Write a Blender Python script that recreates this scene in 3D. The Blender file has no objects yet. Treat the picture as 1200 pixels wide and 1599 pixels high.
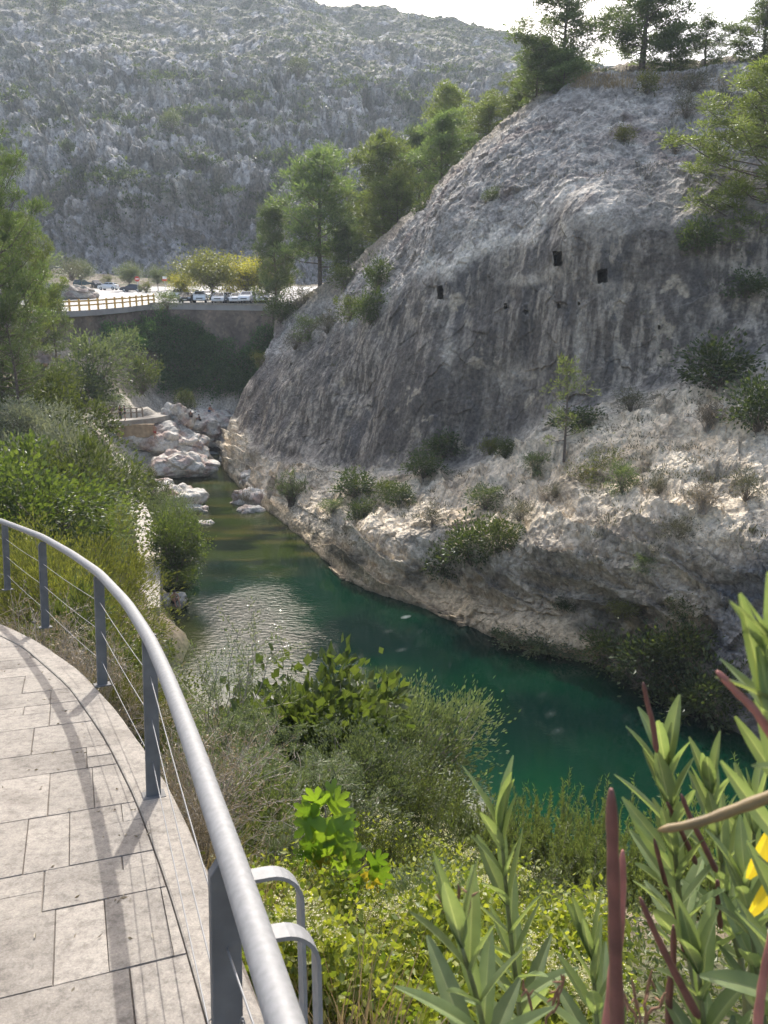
import bpy, bmesh, math, random
import numpy as np
from mathutils import Vector, Matrix
from mathutils.bvhtree import BVHTree
R = math.radians
random.seed(7)
rng = np.random.default_rng(11)
scene = bpy.context.scene
col = scene.collection

# ------------------------------------------------------------------ camera
F = 1200.0
PITCH = R(14)
CAMZ = 16.5
CAM = np.array([0, 0, CAMZ])
cd = bpy.data.cameras.new('camera')
cam = bpy.data.objects.new('camera', cd)
col.objects.link(cam)
cam.location = (0, 0, CAMZ)
cam.rotation_euler = (R(90) - PITCH, 0, 0)
cd.sensor_fit = 'HORIZONTAL'
cd.sensor_width = 36
cd.lens = 36
cd.clip_start = 0.05
cd.clip_end = 5000
cd.dof.use_dof = True
cd.dof.focus_distance = 18
cd.dof.aperture_fstop = 16
scene.camera = cam

def ray(px, py):
    cx = (px - 600) / F
    cy = (799.5 - py) / F
    return np.array([cx, math.cos(PITCH) + cy * math.sin(PITCH), -math.sin(PITCH) + cy * math.cos(PITCH)])
def at(px, py, Y):
    r = ray(px, py)
    return CAM + r * (Y / r[1])
def on_z(px, py, z):
    r = ray(px, py)
    return CAM + r * ((z - CAMZ) / r[2])
def proj(P):
    P = np.asarray(P, float)
    d = P - CAM
    f = d[..., 1] * math.cos(PITCH) - d[..., 2] * math.sin(PITCH)
    u = d[..., 1] * math.sin(PITCH) + d[..., 2] * math.cos(PITCH)
    f = np.where(f < .01, .01, f)
    return 600 + F * d[..., 0] / f, 799.5 - F * u / f

# ------------------------------------------------------------------ noise
def _h(ix, iy, iz, s=0):
    n = (ix.astype(np.int64) * 73856093) ^ (iy.astype(np.int64) * 19349663) ^ (iz.astype(np.int64) * 83492791) ^ (s * 2654435761)
    n = (n ^ (n >> 13)) * 1274126177 & 0xffffffff
    n = (n ^ (n >> 15)) * 2246822519 & 0xffffffff
    return (n ^ (n >> 14)) & 0xffffffff
_G = np.array([[1,1,0],[-1,1,0],[1,-1,0],[-1,-1,0],[1,0,1],[-1,0,1],[1,0,-1],[-1,0,-1],[0,1,1],[0,-1,1],[0,1,-1],[0,-1,-1]], float)
def perlin(P, s=0):
    i = np.floor(P).astype(np.int64)
    f = P - i
    w = f * f * f * (f * (f * 6 - 15) + 10)
    out = np.zeros(len(P))
    for dx in (0, 1):
        for dy in (0, 1):
            for dz in (0, 1):
                g = _G[_h(i[:, 0] + dx, i[:, 1] + dy, i[:, 2] + dz, s) % 12]
                v = g[:, 0] * (f[:, 0] - dx) + g[:, 1] * (f[:, 1] - dy) + g[:, 2] * (f[:, 2] - dz)
                k = (w[:, 0] if dx else 1 - w[:, 0]) * (w[:, 1] if dy else 1 - w[:, 1]) * (w[:, 2] if dz else 1 - w[:, 2])
                out += v * k
    return out
def fbm(P, o=4, s=0, gain=.5):
    a, t = 1., np.zeros(len(P))
    for k in range(o):
        t += a * perlin(P * (2.03 ** k) + 17.3 * k, s + k)
        a *= gain
    return t
def ridged(P, o=3, s=0):
    a, t = 1., np.zeros(len(P))
    for k in range(o):
        t += a * (1 - 2 * np.abs(perlin(P * (2.1 ** k) + 9.1 * k, s + k)))
        a *= .5
    return t
def worley(P, s=0, facet=False):
    i = np.floor(P).astype(np.int64)
    f1 = np.full(len(P), 9.); f2 = np.full(len(P), 9.); idv = np.zeros(len(P)); off = np.zeros(P.shape); hb = np.zeros(len(P), np.int64)
    for dx in (-1, 0, 1):
        for dy in (-1, 0, 1):
            for dz in (-1, 0, 1):
                c = i + np.array([dx, dy, dz])
                h = _h(c[:, 0], c[:, 1], c[:, 2], s)
                q = c + np.stack([(h & 255) / 255., ((h >> 8) & 255) / 255., ((h >> 16) & 255) / 255.], 1)
                d = np.sqrt(((q - P) ** 2).sum(1))
                n = d < f1
                f2 = np.where(n, f1, np.minimum(f2, d))
                idv = np.where(n, ((h >> 24) & 255) / 255., idv); hb = np.where(n, h, hb); off = np.where(n[:, None], P - q, off)
                f1 = np.where(n, d, f1)
    if not facet: return f1, f2, idv
    g = np.stack([((hb >> k) & 63) / 31.5 - 1 for k in (2, 11, 20)], 1)
    return f1, f2, idv, (off * g).sum(1)          # a random tilted facet per cell
def sm(a, b, x):
    t = np.clip((x - a) / (b - a), 0, 1)
    return t * t * (3 - 2 * t)
def mixc(a, b, t):
    return a + (b - a) * t[:, None]

# ------------------------------------------------------------------ mesh helpers
def make_mesh(name, V, Fs, mats=None, mi=None, smooth=True, colr=None):
    V = np.asarray(V, np.float32).reshape(-1, 3)
    me = bpy.data.meshes.new(name)
    if isinstance(Fs, np.ndarray):
        Fs = [Fs]
    tot = np.concatenate([np.full(len(f), f.shape[1], np.int32) for f in Fs])
    lv = np.concatenate([np.asarray(f, np.int32).ravel() for f in Fs])
    st = np.zeros(len(tot), np.int32); st[1:] = np.cumsum(tot)[:-1]
    me.vertices.add(len(V)); me.vertices.foreach_set('co', V.ravel())
    me.loops.add(len(lv)); me.loops.foreach_set('vertex_index', lv)
    me.polygons.add(len(tot)); me.polygons.foreach_set('loop_start', st); me.polygons.foreach_set('loop_total', tot)
    if mi is not None:
        me.polygons.foreach_set('material_index', np.asarray(mi, np.int32))
    me.polygons.foreach_set('use_smooth', np.full(len(tot), smooth))
    if colr is not None:
        a = me.color_attributes.new('Col', 'FLOAT_COLOR', 'POINT')
        c = np.ones((len(V), 4), np.float32); c[:, :3] = colr
        a.data.foreach_set('color', c.ravel())
    for m in (mats or []):
        me.materials.append(m)
    me.update(); me.validate()
    return me

class MB:
    """collects quads / triangles / tubes / boxes into one mesh"""
    def __init__(s):
        s.V = []; s.Q = []; s.T = []; s.n = 0
    def add(s, V, Q=None, T=None):
        V = np.asarray(V, float).reshape(-1, 3)
        if Q is not None and len(Q): s.Q.append(np.asarray(Q) + s.n)
        if T is not None and len(T): s.T.append(np.asarray(T) + s.n)
        s.V.append(V); s.n += len(V)
    def tube(s, pts, rad, n=6, cap=True):
        pts = np.asarray(pts, float); m = len(pts)
        rad = np.broadcast_to(np.asarray(rad, float), (m,))
        t = np.gradient(pts, axis=0); t /= np.linalg.norm(t, axis=1)[:, None] + 1e-9
        a = np.array([0, 0, 1.]) if abs(t[0][2]) < .9 else np.array([1., 0, 0])
        u = np.cross(t[0], a); u /= np.linalg.norm(u)
        V = []
        ang = np.arange(n) * 2 * math.pi / n
        for k in range(m):
            u = u - t[k] * (u @ t[k]); u /= np.linalg.norm(u) + 1e-9
            w = np.cross(t[k], u)
            V.append(pts[k] + rad[k] * (np.cos(ang)[:, None] * u + np.sin(ang)[:, None] * w))
        V = np.concatenate(V)
        Q = []
        for k in range(m - 1):
            for j in range(n):
                Q.append((k * n + j, k * n + (j + 1) % n, (k + 1) * n + (j + 1) % n, (k + 1) * n + j))
        T = []
        if cap:
            V = np.concatenate([V, pts[:1], pts[-1:]])
            for j in range(n):
                T.append((m * n, (j + 1) % n, j)); T.append((m * n + 1, (m - 1) * n + j, (m - 1) * n + (j + 1) % n))
        s.add(V, Q, T)
    def box(s, c, size, M=None):
        x, y, z = np.asarray(size) / 2.
        V = np.array([[-x,-y,-z],[x,-y,-z],[x,y,-z],[-x,y,-z],[-x,-y,z],[x,-y,z],[x,y,z],[-x,y,z]])
        if M is not None: V = V @ np.asarray(M).T
        s.add(V + np.asarray(c), [(0,3,2,1),(4,5,6,7),(0,1,5,4),(1,2,6,5),(2,3,7,6),(3,0,4,7)])
    def mesh(s, name, mats, smooth=False):
        Fs = []
        if s.Q: Fs.append(np.concatenate(s.Q))
        if s.T: Fs.append(np.concatenate(s.T))
        return make_mesh(name, np.concatenate(s.V), Fs, mats, smooth=smooth)

def link(name, me, parent=None, loc=(0, 0, 0), rot=(0, 0, 0), sc=(1, 1, 1)):
    o = bpy.data.objects.new(name, me)
    col.objects.link(o)
    o.location = loc; o.rotation_euler = rot; o.scale = sc
    if parent: o.parent = parent
    return o
def tag(o, label=None, cat=None, group=None, kind=None):
    if label: o['label'] = label
    if cat: o['category'] = cat
    if group: o['group'] = group
    if kind: o['kind'] = kind
    return o
def empty(name, loc, rz=0):
    o = bpy.data.objects.new(name, None); col.objects.link(o)
    o.location = loc; o.rotation_euler = (0, 0, rz); o.empty_display_size = .2
    return o
def copy_tree(o, parent=None):
    c = o.copy(); col.objects.link(c); c.parent = parent
    for ch in o.children: copy_tree(ch, c)
    return c
def bevel(me, w, seg=2):
    bm = bmesh.new(); bm.from_mesh(me)
    bmesh.ops.bevel(bm, geom=bm.edges[:], offset=w, segments=seg, affect='EDGES', profile=.5)
    bm.to_mesh(me); bm.free(); return me

# ------------------------------------------------------------------ materials
def new_mat(name):
    m = bpy.data.materials.new(name); m.use_nodes = True
    nt = m.node_tree
    for n in list(nt.nodes): nt.nodes.remove(n)
    out = nt.nodes.new('ShaderNodeOutputMaterial')
    return m, nt, out
def N(nt, t, **kw):
    n = nt.nodes.new(t)
    for k, v in kw.items():
        if k.startswith('_'): setattr(n, k[1:], v)
        else: n.inputs[k.replace('9', ' ')].default_value = v
    return n
def L(nt, a, b): nt.links.new(a, b)
def ramp(nt, stops, src):
    r = nt.nodes.new('ShaderNodeValToRGB')
    e = r.color_ramp.elements
    while len(e) < len(stops): e.new(.5)
    for k, (p, c) in enumerate(stops):
        e[k].position = p; e[k].color = (*c, 1) if len(c) == 3 else c
    L(nt, src, r.inputs[0]); return r
def mat_plain(name, c, rough=.6, metal=0, noise=0, nscale=20, bump=0, spec=.5):
    m, nt, out = new_mat(name)
    b = N(nt, 'ShaderNodeBsdfPrincipled'); b.inputs['Roughness'].default_value = rough; b.inputs['Metallic'].default_value = metal
    b.inputs['Base Color'].default_value = (*c, 1); b.inputs['Specular IOR Level'].default_value = spec
    L(nt, b.outputs[0], out.inputs[0])
    if noise or bump:
        tc = N(nt, 'ShaderNodeTexCoord')
        nz = N(nt, 'ShaderNodeTexNoise'); nz.inputs['Scale'].default_value = nscale; nz.inputs['Detail'].default_value = 6
        L(nt, tc.outputs['Object'], nz.inputs['Vector'])
        c = np.array(c)
        rp = ramp(nt, [(.3, tuple(np.clip(c * (1 - noise), 0, 1))), (.7, tuple(np.clip(c * (1 + noise), 0, 1)))], nz.outputs[0])
        L(nt, rp.outputs[0], b.inputs['Base Color'])
        if bump:
            bp = N(nt, 'ShaderNodeBump'); bp.inputs['Strength'].default_value = 1; bp.inputs['Distance'].default_value = bump
            L(nt, nz.outputs[0], bp.inputs['Height']); L(nt, bp.outputs[0], b.inputs['Normal'])
    return m
def mat_rock(name, scale=1., bump=.06, cscale=(1, 1, 1), var=.45):
    """vertex colour 'Col' x fine noise, bumpy"""
    m, nt, out = new_mat(name)
    b = N(nt, 'ShaderNodeBsdfPrincipled'); b.inputs['Roughness'].default_value = .9; b.inputs['Specular IOR Level'].default_value = .25
    L(nt, b.outputs[0], out.inputs[0])
    at_ = N(nt, 'ShaderNodeAttribute', _attribute_name='Col')
    tc = N(nt, 'ShaderNodeTexCoord')
    mp = N(nt, 'ShaderNodeMapping'); mp.inputs['Scale'].default_value = cscale
    L(nt, tc.outputs['Object'], mp.inputs[0])
    n1 = N(nt, 'ShaderNodeTexNoise'); n1.inputs['Scale'].default_value = 2.2 * scale; n1.inputs['Detail'].default_value = 9; n1.inputs['Roughness'].default_value = .68
    L(nt, mp.outputs[0], n1.inputs['Vector'])
    n2 = N(nt, 'ShaderNodeTexVoronoi', _feature='DISTANCE_TO_EDGE'); n2.inputs['Scale'].default_value = 1.3 * scale
    n3 = N(nt, 'ShaderNodeTexNoise'); n3.inputs['Scale'].default_value = .9 * scale; n3.inputs['Detail'].default_value = 4
    L(nt, mp.outputs[0], n3.inputs['Vector'])
    va = N(nt, 'ShaderNodeVectorMath', _operation='MULTIPLY_ADD'); va.inputs[1].default_value = (1.2,) * 3
    L(nt, n3.outputs['Color'], va.inputs[0]); L(nt, mp.outputs[0], va.inputs[2]); L(nt, va.outputs[0], n2.inputs['Vector'])
    rp = ramp(nt, [(.34, (1 - var,) * 3), (.5, (1,) * 3), (.66, (1 + var,) * 3)], n1.outputs[0])
    mx = N(nt, 'ShaderNodeMix', _data_type='RGBA', _blend_type='MULTIPLY'); mx.inputs[0].default_value = 1
    L(nt, at_.outputs['Color'], mx.inputs[6]); L(nt, rp.outputs[0], mx.inputs[7])
    L(nt, mx.outputs[2], b.inputs['Base Color'])
    cr = ramp(nt, [(0, (0,) * 3), (.06, (1,) * 3)], n2.outputs['Distance'])
    ad = N(nt, 'ShaderNodeMath', _operation='MULTIPLY_ADD'); ad.inputs[1].default_value = .25
    L(nt, cr.outputs[0], ad.inputs[0]); L(nt, n1.outputs[0], ad.inputs[2])
    bp = N(nt, 'ShaderNodeBump'); bp.inputs['Strength'].default_value = 1; bp.inputs['Distance'].default_value = bump
    L(nt, ad.outputs[0], bp.inputs['Height']); L(nt, bp.outputs[0], b.inputs['Normal'])
    return m
def mat_leaf(name, c1, c2, trans=.4, tc=None, rough=.45, spec=.35, ovar=.25):
    """leaf colour varies per leaf (island) and per plant; light shows through"""
    m, nt, out = new_mat(name)
    g = N(nt, 'ShaderNodeNewGeometry'); oi = N(nt, 'ShaderNodeObjectInfo')
    rp = ramp(nt, [(0, c1), (1, c2)], g.outputs['Random Per Island'])
    mr = N(nt, 'ShaderNodeMapRange'); mr.inputs['To Min'].default_value = 1 - ovar; mr.inputs['To Max'].default_value = 1 + ovar
    L(nt, oi.outputs['Random'], mr.inputs['Value'])
    hs = N(nt, 'ShaderNodeHueSaturation')
    L(nt, rp.outputs[0], hs.inputs['Color']); L(nt, mr.outputs[0], hs.inputs['Value'])
    b = N(nt, 'ShaderNodeBsdfPrincipled'); b.inputs['Roughness'].default_value = rough; b.inputs['Specular IOR Level'].default_value = spec
    L(nt, hs.outputs[0], b.inputs['Base Color'])
    t = N(nt, 'ShaderNodeBsdfTranslucent')
    ml = N(nt, 'ShaderNodeMix', _data_type='RGBA', _blend_type='MULTIPLY'); ml.inputs[0].default_value = 1
    ml.inputs[7].default_value = (*(tc or (1.9, 1.9, .7)), 1)
    L(nt, hs.outputs[0], ml.inputs[6]); L(nt, ml.outputs[2], t.inputs[0])
    mx = N(nt, 'ShaderNodeMixShader'); mx.inputs[0].default_value = trans
    L(nt, b.outputs[0], mx.inputs[1]); L(nt, t.outputs[0], mx.inputs[2]); L(nt, mx.outputs[0], out.inputs[0])
    return m

# ------------------------------------------------------------------ world, sun
SUN_EL, SUN_AZ = R(43), R(-3)
w = bpy.data.worlds.new('World'); scene.world = w; w.use_nodes = True
nt = w.node_tree
for n in list(nt.nodes): nt.nodes.remove(n)
sk = nt.nodes.new('ShaderNodeTexSky'); sk.sky_type = 'NISHITA'; sk.sun_disc = False
sk.sun_elevation = SUN_EL; sk.sun_rotation = SUN_AZ
sk.altitude = 100; sk.air_density = 1.0; sk.dust_density = 5.0; sk.ozone_density = .8
bg = nt.nodes.new('ShaderNodeBackground'); bg.inputs[1].default_value = .15
wo = nt.nodes.new('ShaderNodeOutputWorld')
nt.links.new(sk.outputs[0], bg.inputs[0]); nt.links.new(bg.outputs[0], wo.inputs[0])
sl = bpy.data.lights.new('sun', 'SUN'); sl.energy = 2.7; sl.angle = R(.53); sl.color = (1, .965, .92)
so = bpy.data.objects.new('sun', sl); col.objects.link(so)
LD = Vector((math.sin(SUN_AZ) * math.cos(SUN_EL), math.cos(SUN_AZ) * math.cos(SUN_EL), math.sin(SUN_EL)))
so.rotation_euler = LD.to_track_quat('Z', 'Y').to_euler()
so.location = (0, 0, 80)
scene.view_settings.view_transform = 'Standard'
scene.view_settings.look = 'None'
scene.view_settings.exposure = 1.22
scene.view_settings.gamma = 1
scene.cycles.use_denoising = True
scene.cycles.max_bounces = 6
scene.cycles.diffuse_bounces = 3
scene.cycles.glossy_bounces = 2
scene.cycles.transmission_bounces = 3
scene.cycles.transparent_max_bounces = 6
scene.cycles.volume_bounces = 0
scene.cycles.sample_clamp_indirect = 6
# ------------------------------------------------------------------ lofted rock
def cr_eval(P, t):
    """Catmull-Rom along axis 0 of P at parameters t in [0, K-1]"""
    K = len(P)
    i = np.clip(np.floor(t).astype(int), 0, K - 2); f = (t - i)
    def g(k): return P[np.clip(k, 0, K - 1)]
    sh = (-1,) + (1,) * (P.ndim - 1); f = f.reshape(sh)
    a, b, c, d = g(i - 1), g(i), g(i + 1), g(i + 2)
    cr = .5 * (2 * b + (c - a) * f + (2 * a - 5 * b + 4 * c - d) * f ** 2 + (3 * b - a - 3 * c + d) * f ** 3)
    return .75 * cr + .25 * (b + (c - b) * f)
def loft(C, nu, nv):
    tu = np.concatenate([np.linspace(k, k + 1, n, endpoint=False) for k, n in enumerate(nu)] + [[len(nu)]])
    tv = np.concatenate([np.linspace(k, k + 1, n, endpoint=False) for k, n in enumerate(nv)] + [[len(nv)]])
    A = cr_eval(C, tu)                       # (NU, rows, 3)
    B = cr_eval(np.swapaxes(A, 0, 1), tv)    # (NV, NU, 3)
    return B, tu, tv
def grid_normals(G):
    du = np.gradient(G, axis=1); dv = np.gradient(G, axis=0)
    n = np.cross(du, dv); return n / (np.linalg.norm(n, axis=2)[..., None] + 1e-9)
def grid_faces(nv, nu):
    i = np.arange(nv * nu).reshape(nv, nu)
    return np.stack([i[:-1, :-1], i[:-1, 1:], i[1:, 1:], i[1:, :-1]], -1).reshape(-1, 4)

V3 = np.array
def wz(px, py): return on_z(px, py, 0.)
# rows: W water line, B bluff top, Lg ledge, Fw wall foot, M wall, T brow, D dome, K skyline, BK behind
ST = [
 # nose of the cliff
 ((348,715),(352,695,94.5),(358,672,95),(366,650,95.5),(384,605,96.5),(404,568,97),(418,545,97.5),(430,524,98.5),(431,492,104)),
 ((385,772),(392,752,74.5),(404,730,75.5),(418,702,77),(446,610,80),(470,548,84),(488,515,87),(503,490,91),(500,448,101)),
 ((440,812),(458,785,64.5),(490,755,66),(525,722,68),(555,600,70),(575,500,72.5),(590,447,76),(606,398,81),(604,374,93)),
 ((540,902),(566,835,50),(600,785,54.5),(640,732,60),(665,580,62),(682,420,65),(692,342,69),(706,288,75),(706,284,87)),
 ((660,948),(690,850,45),(722,772,51),(762,694,57),(780,540,58.5),(786,370,61),(788,285,66),(800,206,74),(800,202,86)),
 ((790,1003),(815,862,40),(850,752,47),(882,655,53),(893,500,54.5),(890,335,57),(905,225,65),(925,124,76),(925,122,90)),
 ((920,1034),(948,850,37),(985,700,44),(1010,610,50),(1018,470,52),(1022,345,54),(1028,222,63),(1035,116,75),(1035,114,90)),
 ((1050,1088),(1085,840,34),(1118,690,41),(1140,575,48),(1150,450,50.5),(1152,335,53),(1152,232,62),(1152,118,74),(1152,116,88)),
 ((1180,1150),(1225,845,32),(1255,690,39),(1285,555,46),(1290,450,48.5),(1290,330,51),(1290,232,61),(1290,112,73),(1290,110,86)),
 ((1500,1330),(1520,900,27),(1540,700,34),(1560,560,40),(1570,450,43),(1570,330,46),(1570,210,55),(1570,90,64),(1570,88,76)),
]
C = []
for s in ST:
    r = [wz(*s[0])]
    r += [at(*q) for q in s[1:]]
    C.append([r[0] + V3([.0, -.8, -4.5])] + r + [r[-1] + V3([4, 25, -3]), r[-1] + V3([8, 60, -30])])
C = np.array(C)
first = C[0] + V3([5, 9, 0]) ; first[:, 2] -= .5
first0 = C[0] + V3([22, 16, 0]); first0[:, 2] -= 2
last = C[-1] + V3([30, -14, 0])
C = np.concatenate([[first0], [first], C, [last]])
G, tu, tv = loft(C, [6, 34] + [120, 100, 120, 100, 100, 100, 90, 90, 40] + [12], [24, 70, 66, 64, 105, 85, 62, 62, 26, 14, 8])
NV, NU = G.shape[:2]
P = G.reshape(-1, 3)
TV = np.repeat(tv, NU); TU = np.tile(tu, NV)
nrm = grid_normals(G).reshape(-1, 3)
if (nrm[(NV // 2) * NU + NU // 2] @ V3([0, -1, 0])) < 0: nrm = -nrm
# zone weights along v (1 = water line, 2 bluff top, 3 ledge, 4 wall foot, 5 wall, 6 brow, 7 dome, 8 skyline)
tvj = TV + .35 * fbm(P / 5., 3, 5)
wall = sm(3.7, 4.2, tvj) * (1 - sm(5.85, 6.25, tvj))
ledge = sm(1.75, 2.15, tvj) * (1 - sm(3.6, 4.1, tvj))
bluff = 1 - sm(1.75, 2.15, tvj)
dome = sm(5.85, 6.25, tvj)
S = P.copy()
fct = worley(S * V3([.55, .55, .5]) + .25 * np.stack([perlin(S / 1.3, 51), perlin(S / 1.3, 52), perlin(S / 1.3, 53)], 1), 4, True)[3]
fct2 = worley(S * V3([1.3, 1.3, 1.3]), 6, True)[3]
pit = -np.abs(perlin(S / .55, 55)) * .5 - np.abs(perlin(S / .28, 56)) * .3
flut = perlin(S * V3([.55, .55, .05]) + 3, 21) + .5 * perlin(S * V3([1.4, 1.4, .1]), 22)
big = fbm(S / 9., 3, 1)
medn = ridged(S / 3.3 + .3 * fbm(S / 2, 2, 9)[:, None], 3, 30)
blk = S @ np.array([[.80, .1, -.55], [0, 1, 0], [.55, .1, .80]])      # tilted strata
f1, f2, idv = worley(blk * V3([.38, .45, .95]) + .35 * np.stack([perlin(S / 1.7, 41), perlin(S / 1.7, 42), perlin(S / 1.7, 43)], 1), 3)
g1, g2, idv2 = worley(blk * V3([.9, .9, 1.9]), 8)
fine = fbm(S / .9, 4, 60, .6)
crack = 1 - sm(0, .16, f2 - f1)
_e = np.array([[.62, .30, .72], [.30, -.95, .10], [-.72, -.10, .68]])   # grooves running up to the right
groove = ridged((S @ _e.T) * V3([.16, .6, .62]), 3, 160)
strat = ridged((S @ np.array([[.93, .12, -.34], [-.1, 1, 0], [.34, .1, .93]]).T) * V3([.16, .25, .95]) + .25 * fine[:, None], 3, 165)
_t = (S @ V3([.20, .05, .97])) / (1.25 + 0 * TV) + 1.1 * perlin(S / 6., 171) + .25 * perlin(S / 1.8, 172)
saw = ((_t - np.floor(_t)) ** 1.6 - .4) * sm(-.25, .25, perlin(S / V3([7., 7., 2.5]), 173) + .1)
disp = big * .75 + wall * (.09 * flut + .05 * fine + .05 * medn + .07 * pit + .10 * fct) + dome * (.14 * groove + .11 * fine + .07 * medn + .22 * fct + .12 * fct2 + .16 * pit) \
     + ledge * (.20 * medn + .16 * strat + .22 * (idv - .5) + .30 * fct + .12 * fct2 + .07 * fine + .08 * pit + .85 * saw) \
     + bluff * (.20 * medn + .22 * strat + .18 * (idv - .5) + .30 * fct + .14 * fct2 + .09 * fine + .09 * pit + .90 * saw)
edgefade = sm(.5, 1.6, TV)
_ux = proj(P)[0]
disp *= np.where(TV < 1.9, .3 + .7 * np.clip(edgefade, 0, 1) * np.clip(TV / 1.9, 0, 1) * (.35 + .65 * sm(470, 620, _ux)), 1)
# undercut above the water on the near bluff
ux, uy = proj(P)
und = sm(1.05, 1.45, TV) * (1 - sm(1.6, 2.0, TV)) * sm(540, 760, ux)
disp -= 1.0 * und * (.7 + .8 * perlin(S / 4., 70))
P = P + nrm * disp[:, None]
# rock-cut windows and sockets
ux, uy = proj(P)
for (x, y, hw, hh, dep) in ((688, 457, 4.4, 9.8, 3.2), (872, 404, 7, 11, 3.4), (941, 431, 8, 10, 3.4), (790, 478, 2.6, 4, .8), (822, 487, 3, 3, .5), (873, 478, 3, 3.2, .6), (1031, 512, 2.5, 3.2, .5), (905, 474, 2, 2.4, .4)):
    _w = 1.6 * perlin(P / .35, 190)
    ins = (np.abs(ux - x - .06 * (uy - y) + _w) < hw) & (np.abs(uy - y + _w) < hh) & (TV > 3) & (TV < 7.6)
    P[ins, 1] += dep; P[ins, 0] += .12 * dep
G = P.reshape(NV, NU, 3)
nr2 = grid_normals(G).reshape(-1, 3)
if (nr2[(NV // 2) * NU + NU // 2] @ V3([0, -1, 0])) < 0: nr2 = -nr2
# colours
grey = V3([.31, .29, .262]); dark = V3([.12, .108, .098]); blue = V3([.095, .095, .10]); cream = V3([.58, .52, .42]); ochre = V3([.42, .31, .18]); soil = V3([.13, .10, .07]); warm = V3([.30, .265, .215])
n1 = fbm(S / 6., 4, 80); n2 = fbm(S / 1.6, 4, 90, .6); n3 = fbm(S / 14., 3, 95)
streak = fbm(S * V3([1.9, 1.9, .075]), 4, 100, .62)
streak2 = fbm(S * V3([.5, .5, .03]) + 5, 3, 104)
colr = np.tile(grey, (len(P), 1))
colr = mixc(colr, warm, sm(-.1, .5, n1) * .7)
c_wall = mixc(np.tile(V3([.265, .245, .22]), (len(P), 1)), np.tile(dark, (len(P), 1)), sm(-.15, .28, streak) * .95)
c_wall = mixc(c_wall, blue, sm(.08, .34, streak2) * .8)
c_wall = mixc(c_wall, V3([.43, .395, .345]), sm(.16, .45, -streak) * .55)
c_wall = mixc(c_wall, V3([.07, .066, .064]), sm(.15, .4, fbm(S * V3([.9, .9, .035]) + 21, 4, 117, .6)) * .5)
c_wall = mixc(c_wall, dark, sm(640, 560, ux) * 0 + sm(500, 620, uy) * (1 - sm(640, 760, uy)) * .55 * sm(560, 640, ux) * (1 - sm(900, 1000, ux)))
c_wall = mixc(c_wall, V3([.10, .093, .088]), sm(.05, .4, fbm(S * V3([.16, .16, .05]) + 9, 3, 113)) * .6)
lite = sm(.28, .5, n2) * sm(.1, .4, fbm(S * V3([.35, .35, .15]), 2, 111))
c_wall = mixc(c_wall, V3([.42, .38, .31]), lite * .8)
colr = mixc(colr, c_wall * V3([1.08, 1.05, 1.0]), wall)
c_dome = mixc(np.tile(V3([.32, .30, .275]), (len(P), 1)), V3([.17, .158, .145]), sm(-.1, .35, n2) * .75)
c_dome = mixc(c_dome, V3([.13, .12, .112]), sm(.05, .35, -pit - .28) * .6)
c_dome = mixc(c_dome, V3([.46, .44, .40]), sm(.15, .45, fbm(S / 1.1 + 7, 4, 120, .65)) * .7)
c_dome = mixc(c_dome, V3([.17, .13, .115]), sm(.2, .5, fbm(S / 4.5, 3, 125)) * .6)
colr = mixc(colr, c_dome, dome)
c_led = mixc(np.tile(cream * .95, (len(P), 1)), V3([.36, .32, .255]), sm(-.05, .45, n2) * .6)
c_led = mixc(c_led, ochre, sm(.2, .5, fbm(S / 3.5 + 11, 3, 130)) * .35)
c_led = mixc(c_led, V3([.20, .17, .125]), sm(.05, .42, fbm(S / 3.2 + 4, 4, 133)) * .65)
c_led = mixc(c_led, V3([.16, .135, .11]), sm(.1, .8, -strat) * .55)
colr = mixc(colr, c_led, ledge)
c_blf = mixc(np.tile(V3([.35, .315, .255]), (len(P), 1)), V3([.17, .152, .125]), sm(-.1, .35, n2) * .75)
c_blf = mixc(c_blf, V3([.46, .41, .33]), sm(.1, .5, fbm(S / 1.2 + 8, 4, 140, .6)) * .55)
c_blf = mixc(c_blf, dark, sm(.0, .7, -strat) * .5)
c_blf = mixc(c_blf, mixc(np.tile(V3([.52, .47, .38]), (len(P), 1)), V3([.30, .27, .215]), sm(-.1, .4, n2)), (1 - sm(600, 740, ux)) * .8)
c_blf = mixc(c_blf, V3([.44, .36, .245]), (1 - sm(1.3, 1.65, TV + .25 * n1)) * sm(.9, 1.0, TV) * .9 * sm(-.35, .1, n3 + .3))
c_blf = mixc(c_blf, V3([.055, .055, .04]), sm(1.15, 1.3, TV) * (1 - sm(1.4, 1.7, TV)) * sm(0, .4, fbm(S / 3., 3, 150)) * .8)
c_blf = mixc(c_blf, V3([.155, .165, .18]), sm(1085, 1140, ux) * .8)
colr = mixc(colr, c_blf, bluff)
brow = np.exp(-((tvj - 6.12) / .22) ** 2) * sm(600, 680, ux) * (1 - sm(900, 1000, ux))  # sunlight catching the brow, painted into the rock colour as a pale band
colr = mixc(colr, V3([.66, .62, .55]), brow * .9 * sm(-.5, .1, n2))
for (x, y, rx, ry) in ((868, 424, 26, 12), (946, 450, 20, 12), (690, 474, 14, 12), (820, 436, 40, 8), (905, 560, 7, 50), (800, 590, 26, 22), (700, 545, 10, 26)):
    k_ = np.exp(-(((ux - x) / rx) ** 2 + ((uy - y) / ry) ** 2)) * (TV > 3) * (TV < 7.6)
    colr = mixc(colr, V3([.47, .43, .365]), np.clip(k_ * (1.1 + 1.6 * n2), 0, 1) * .8)
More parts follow.
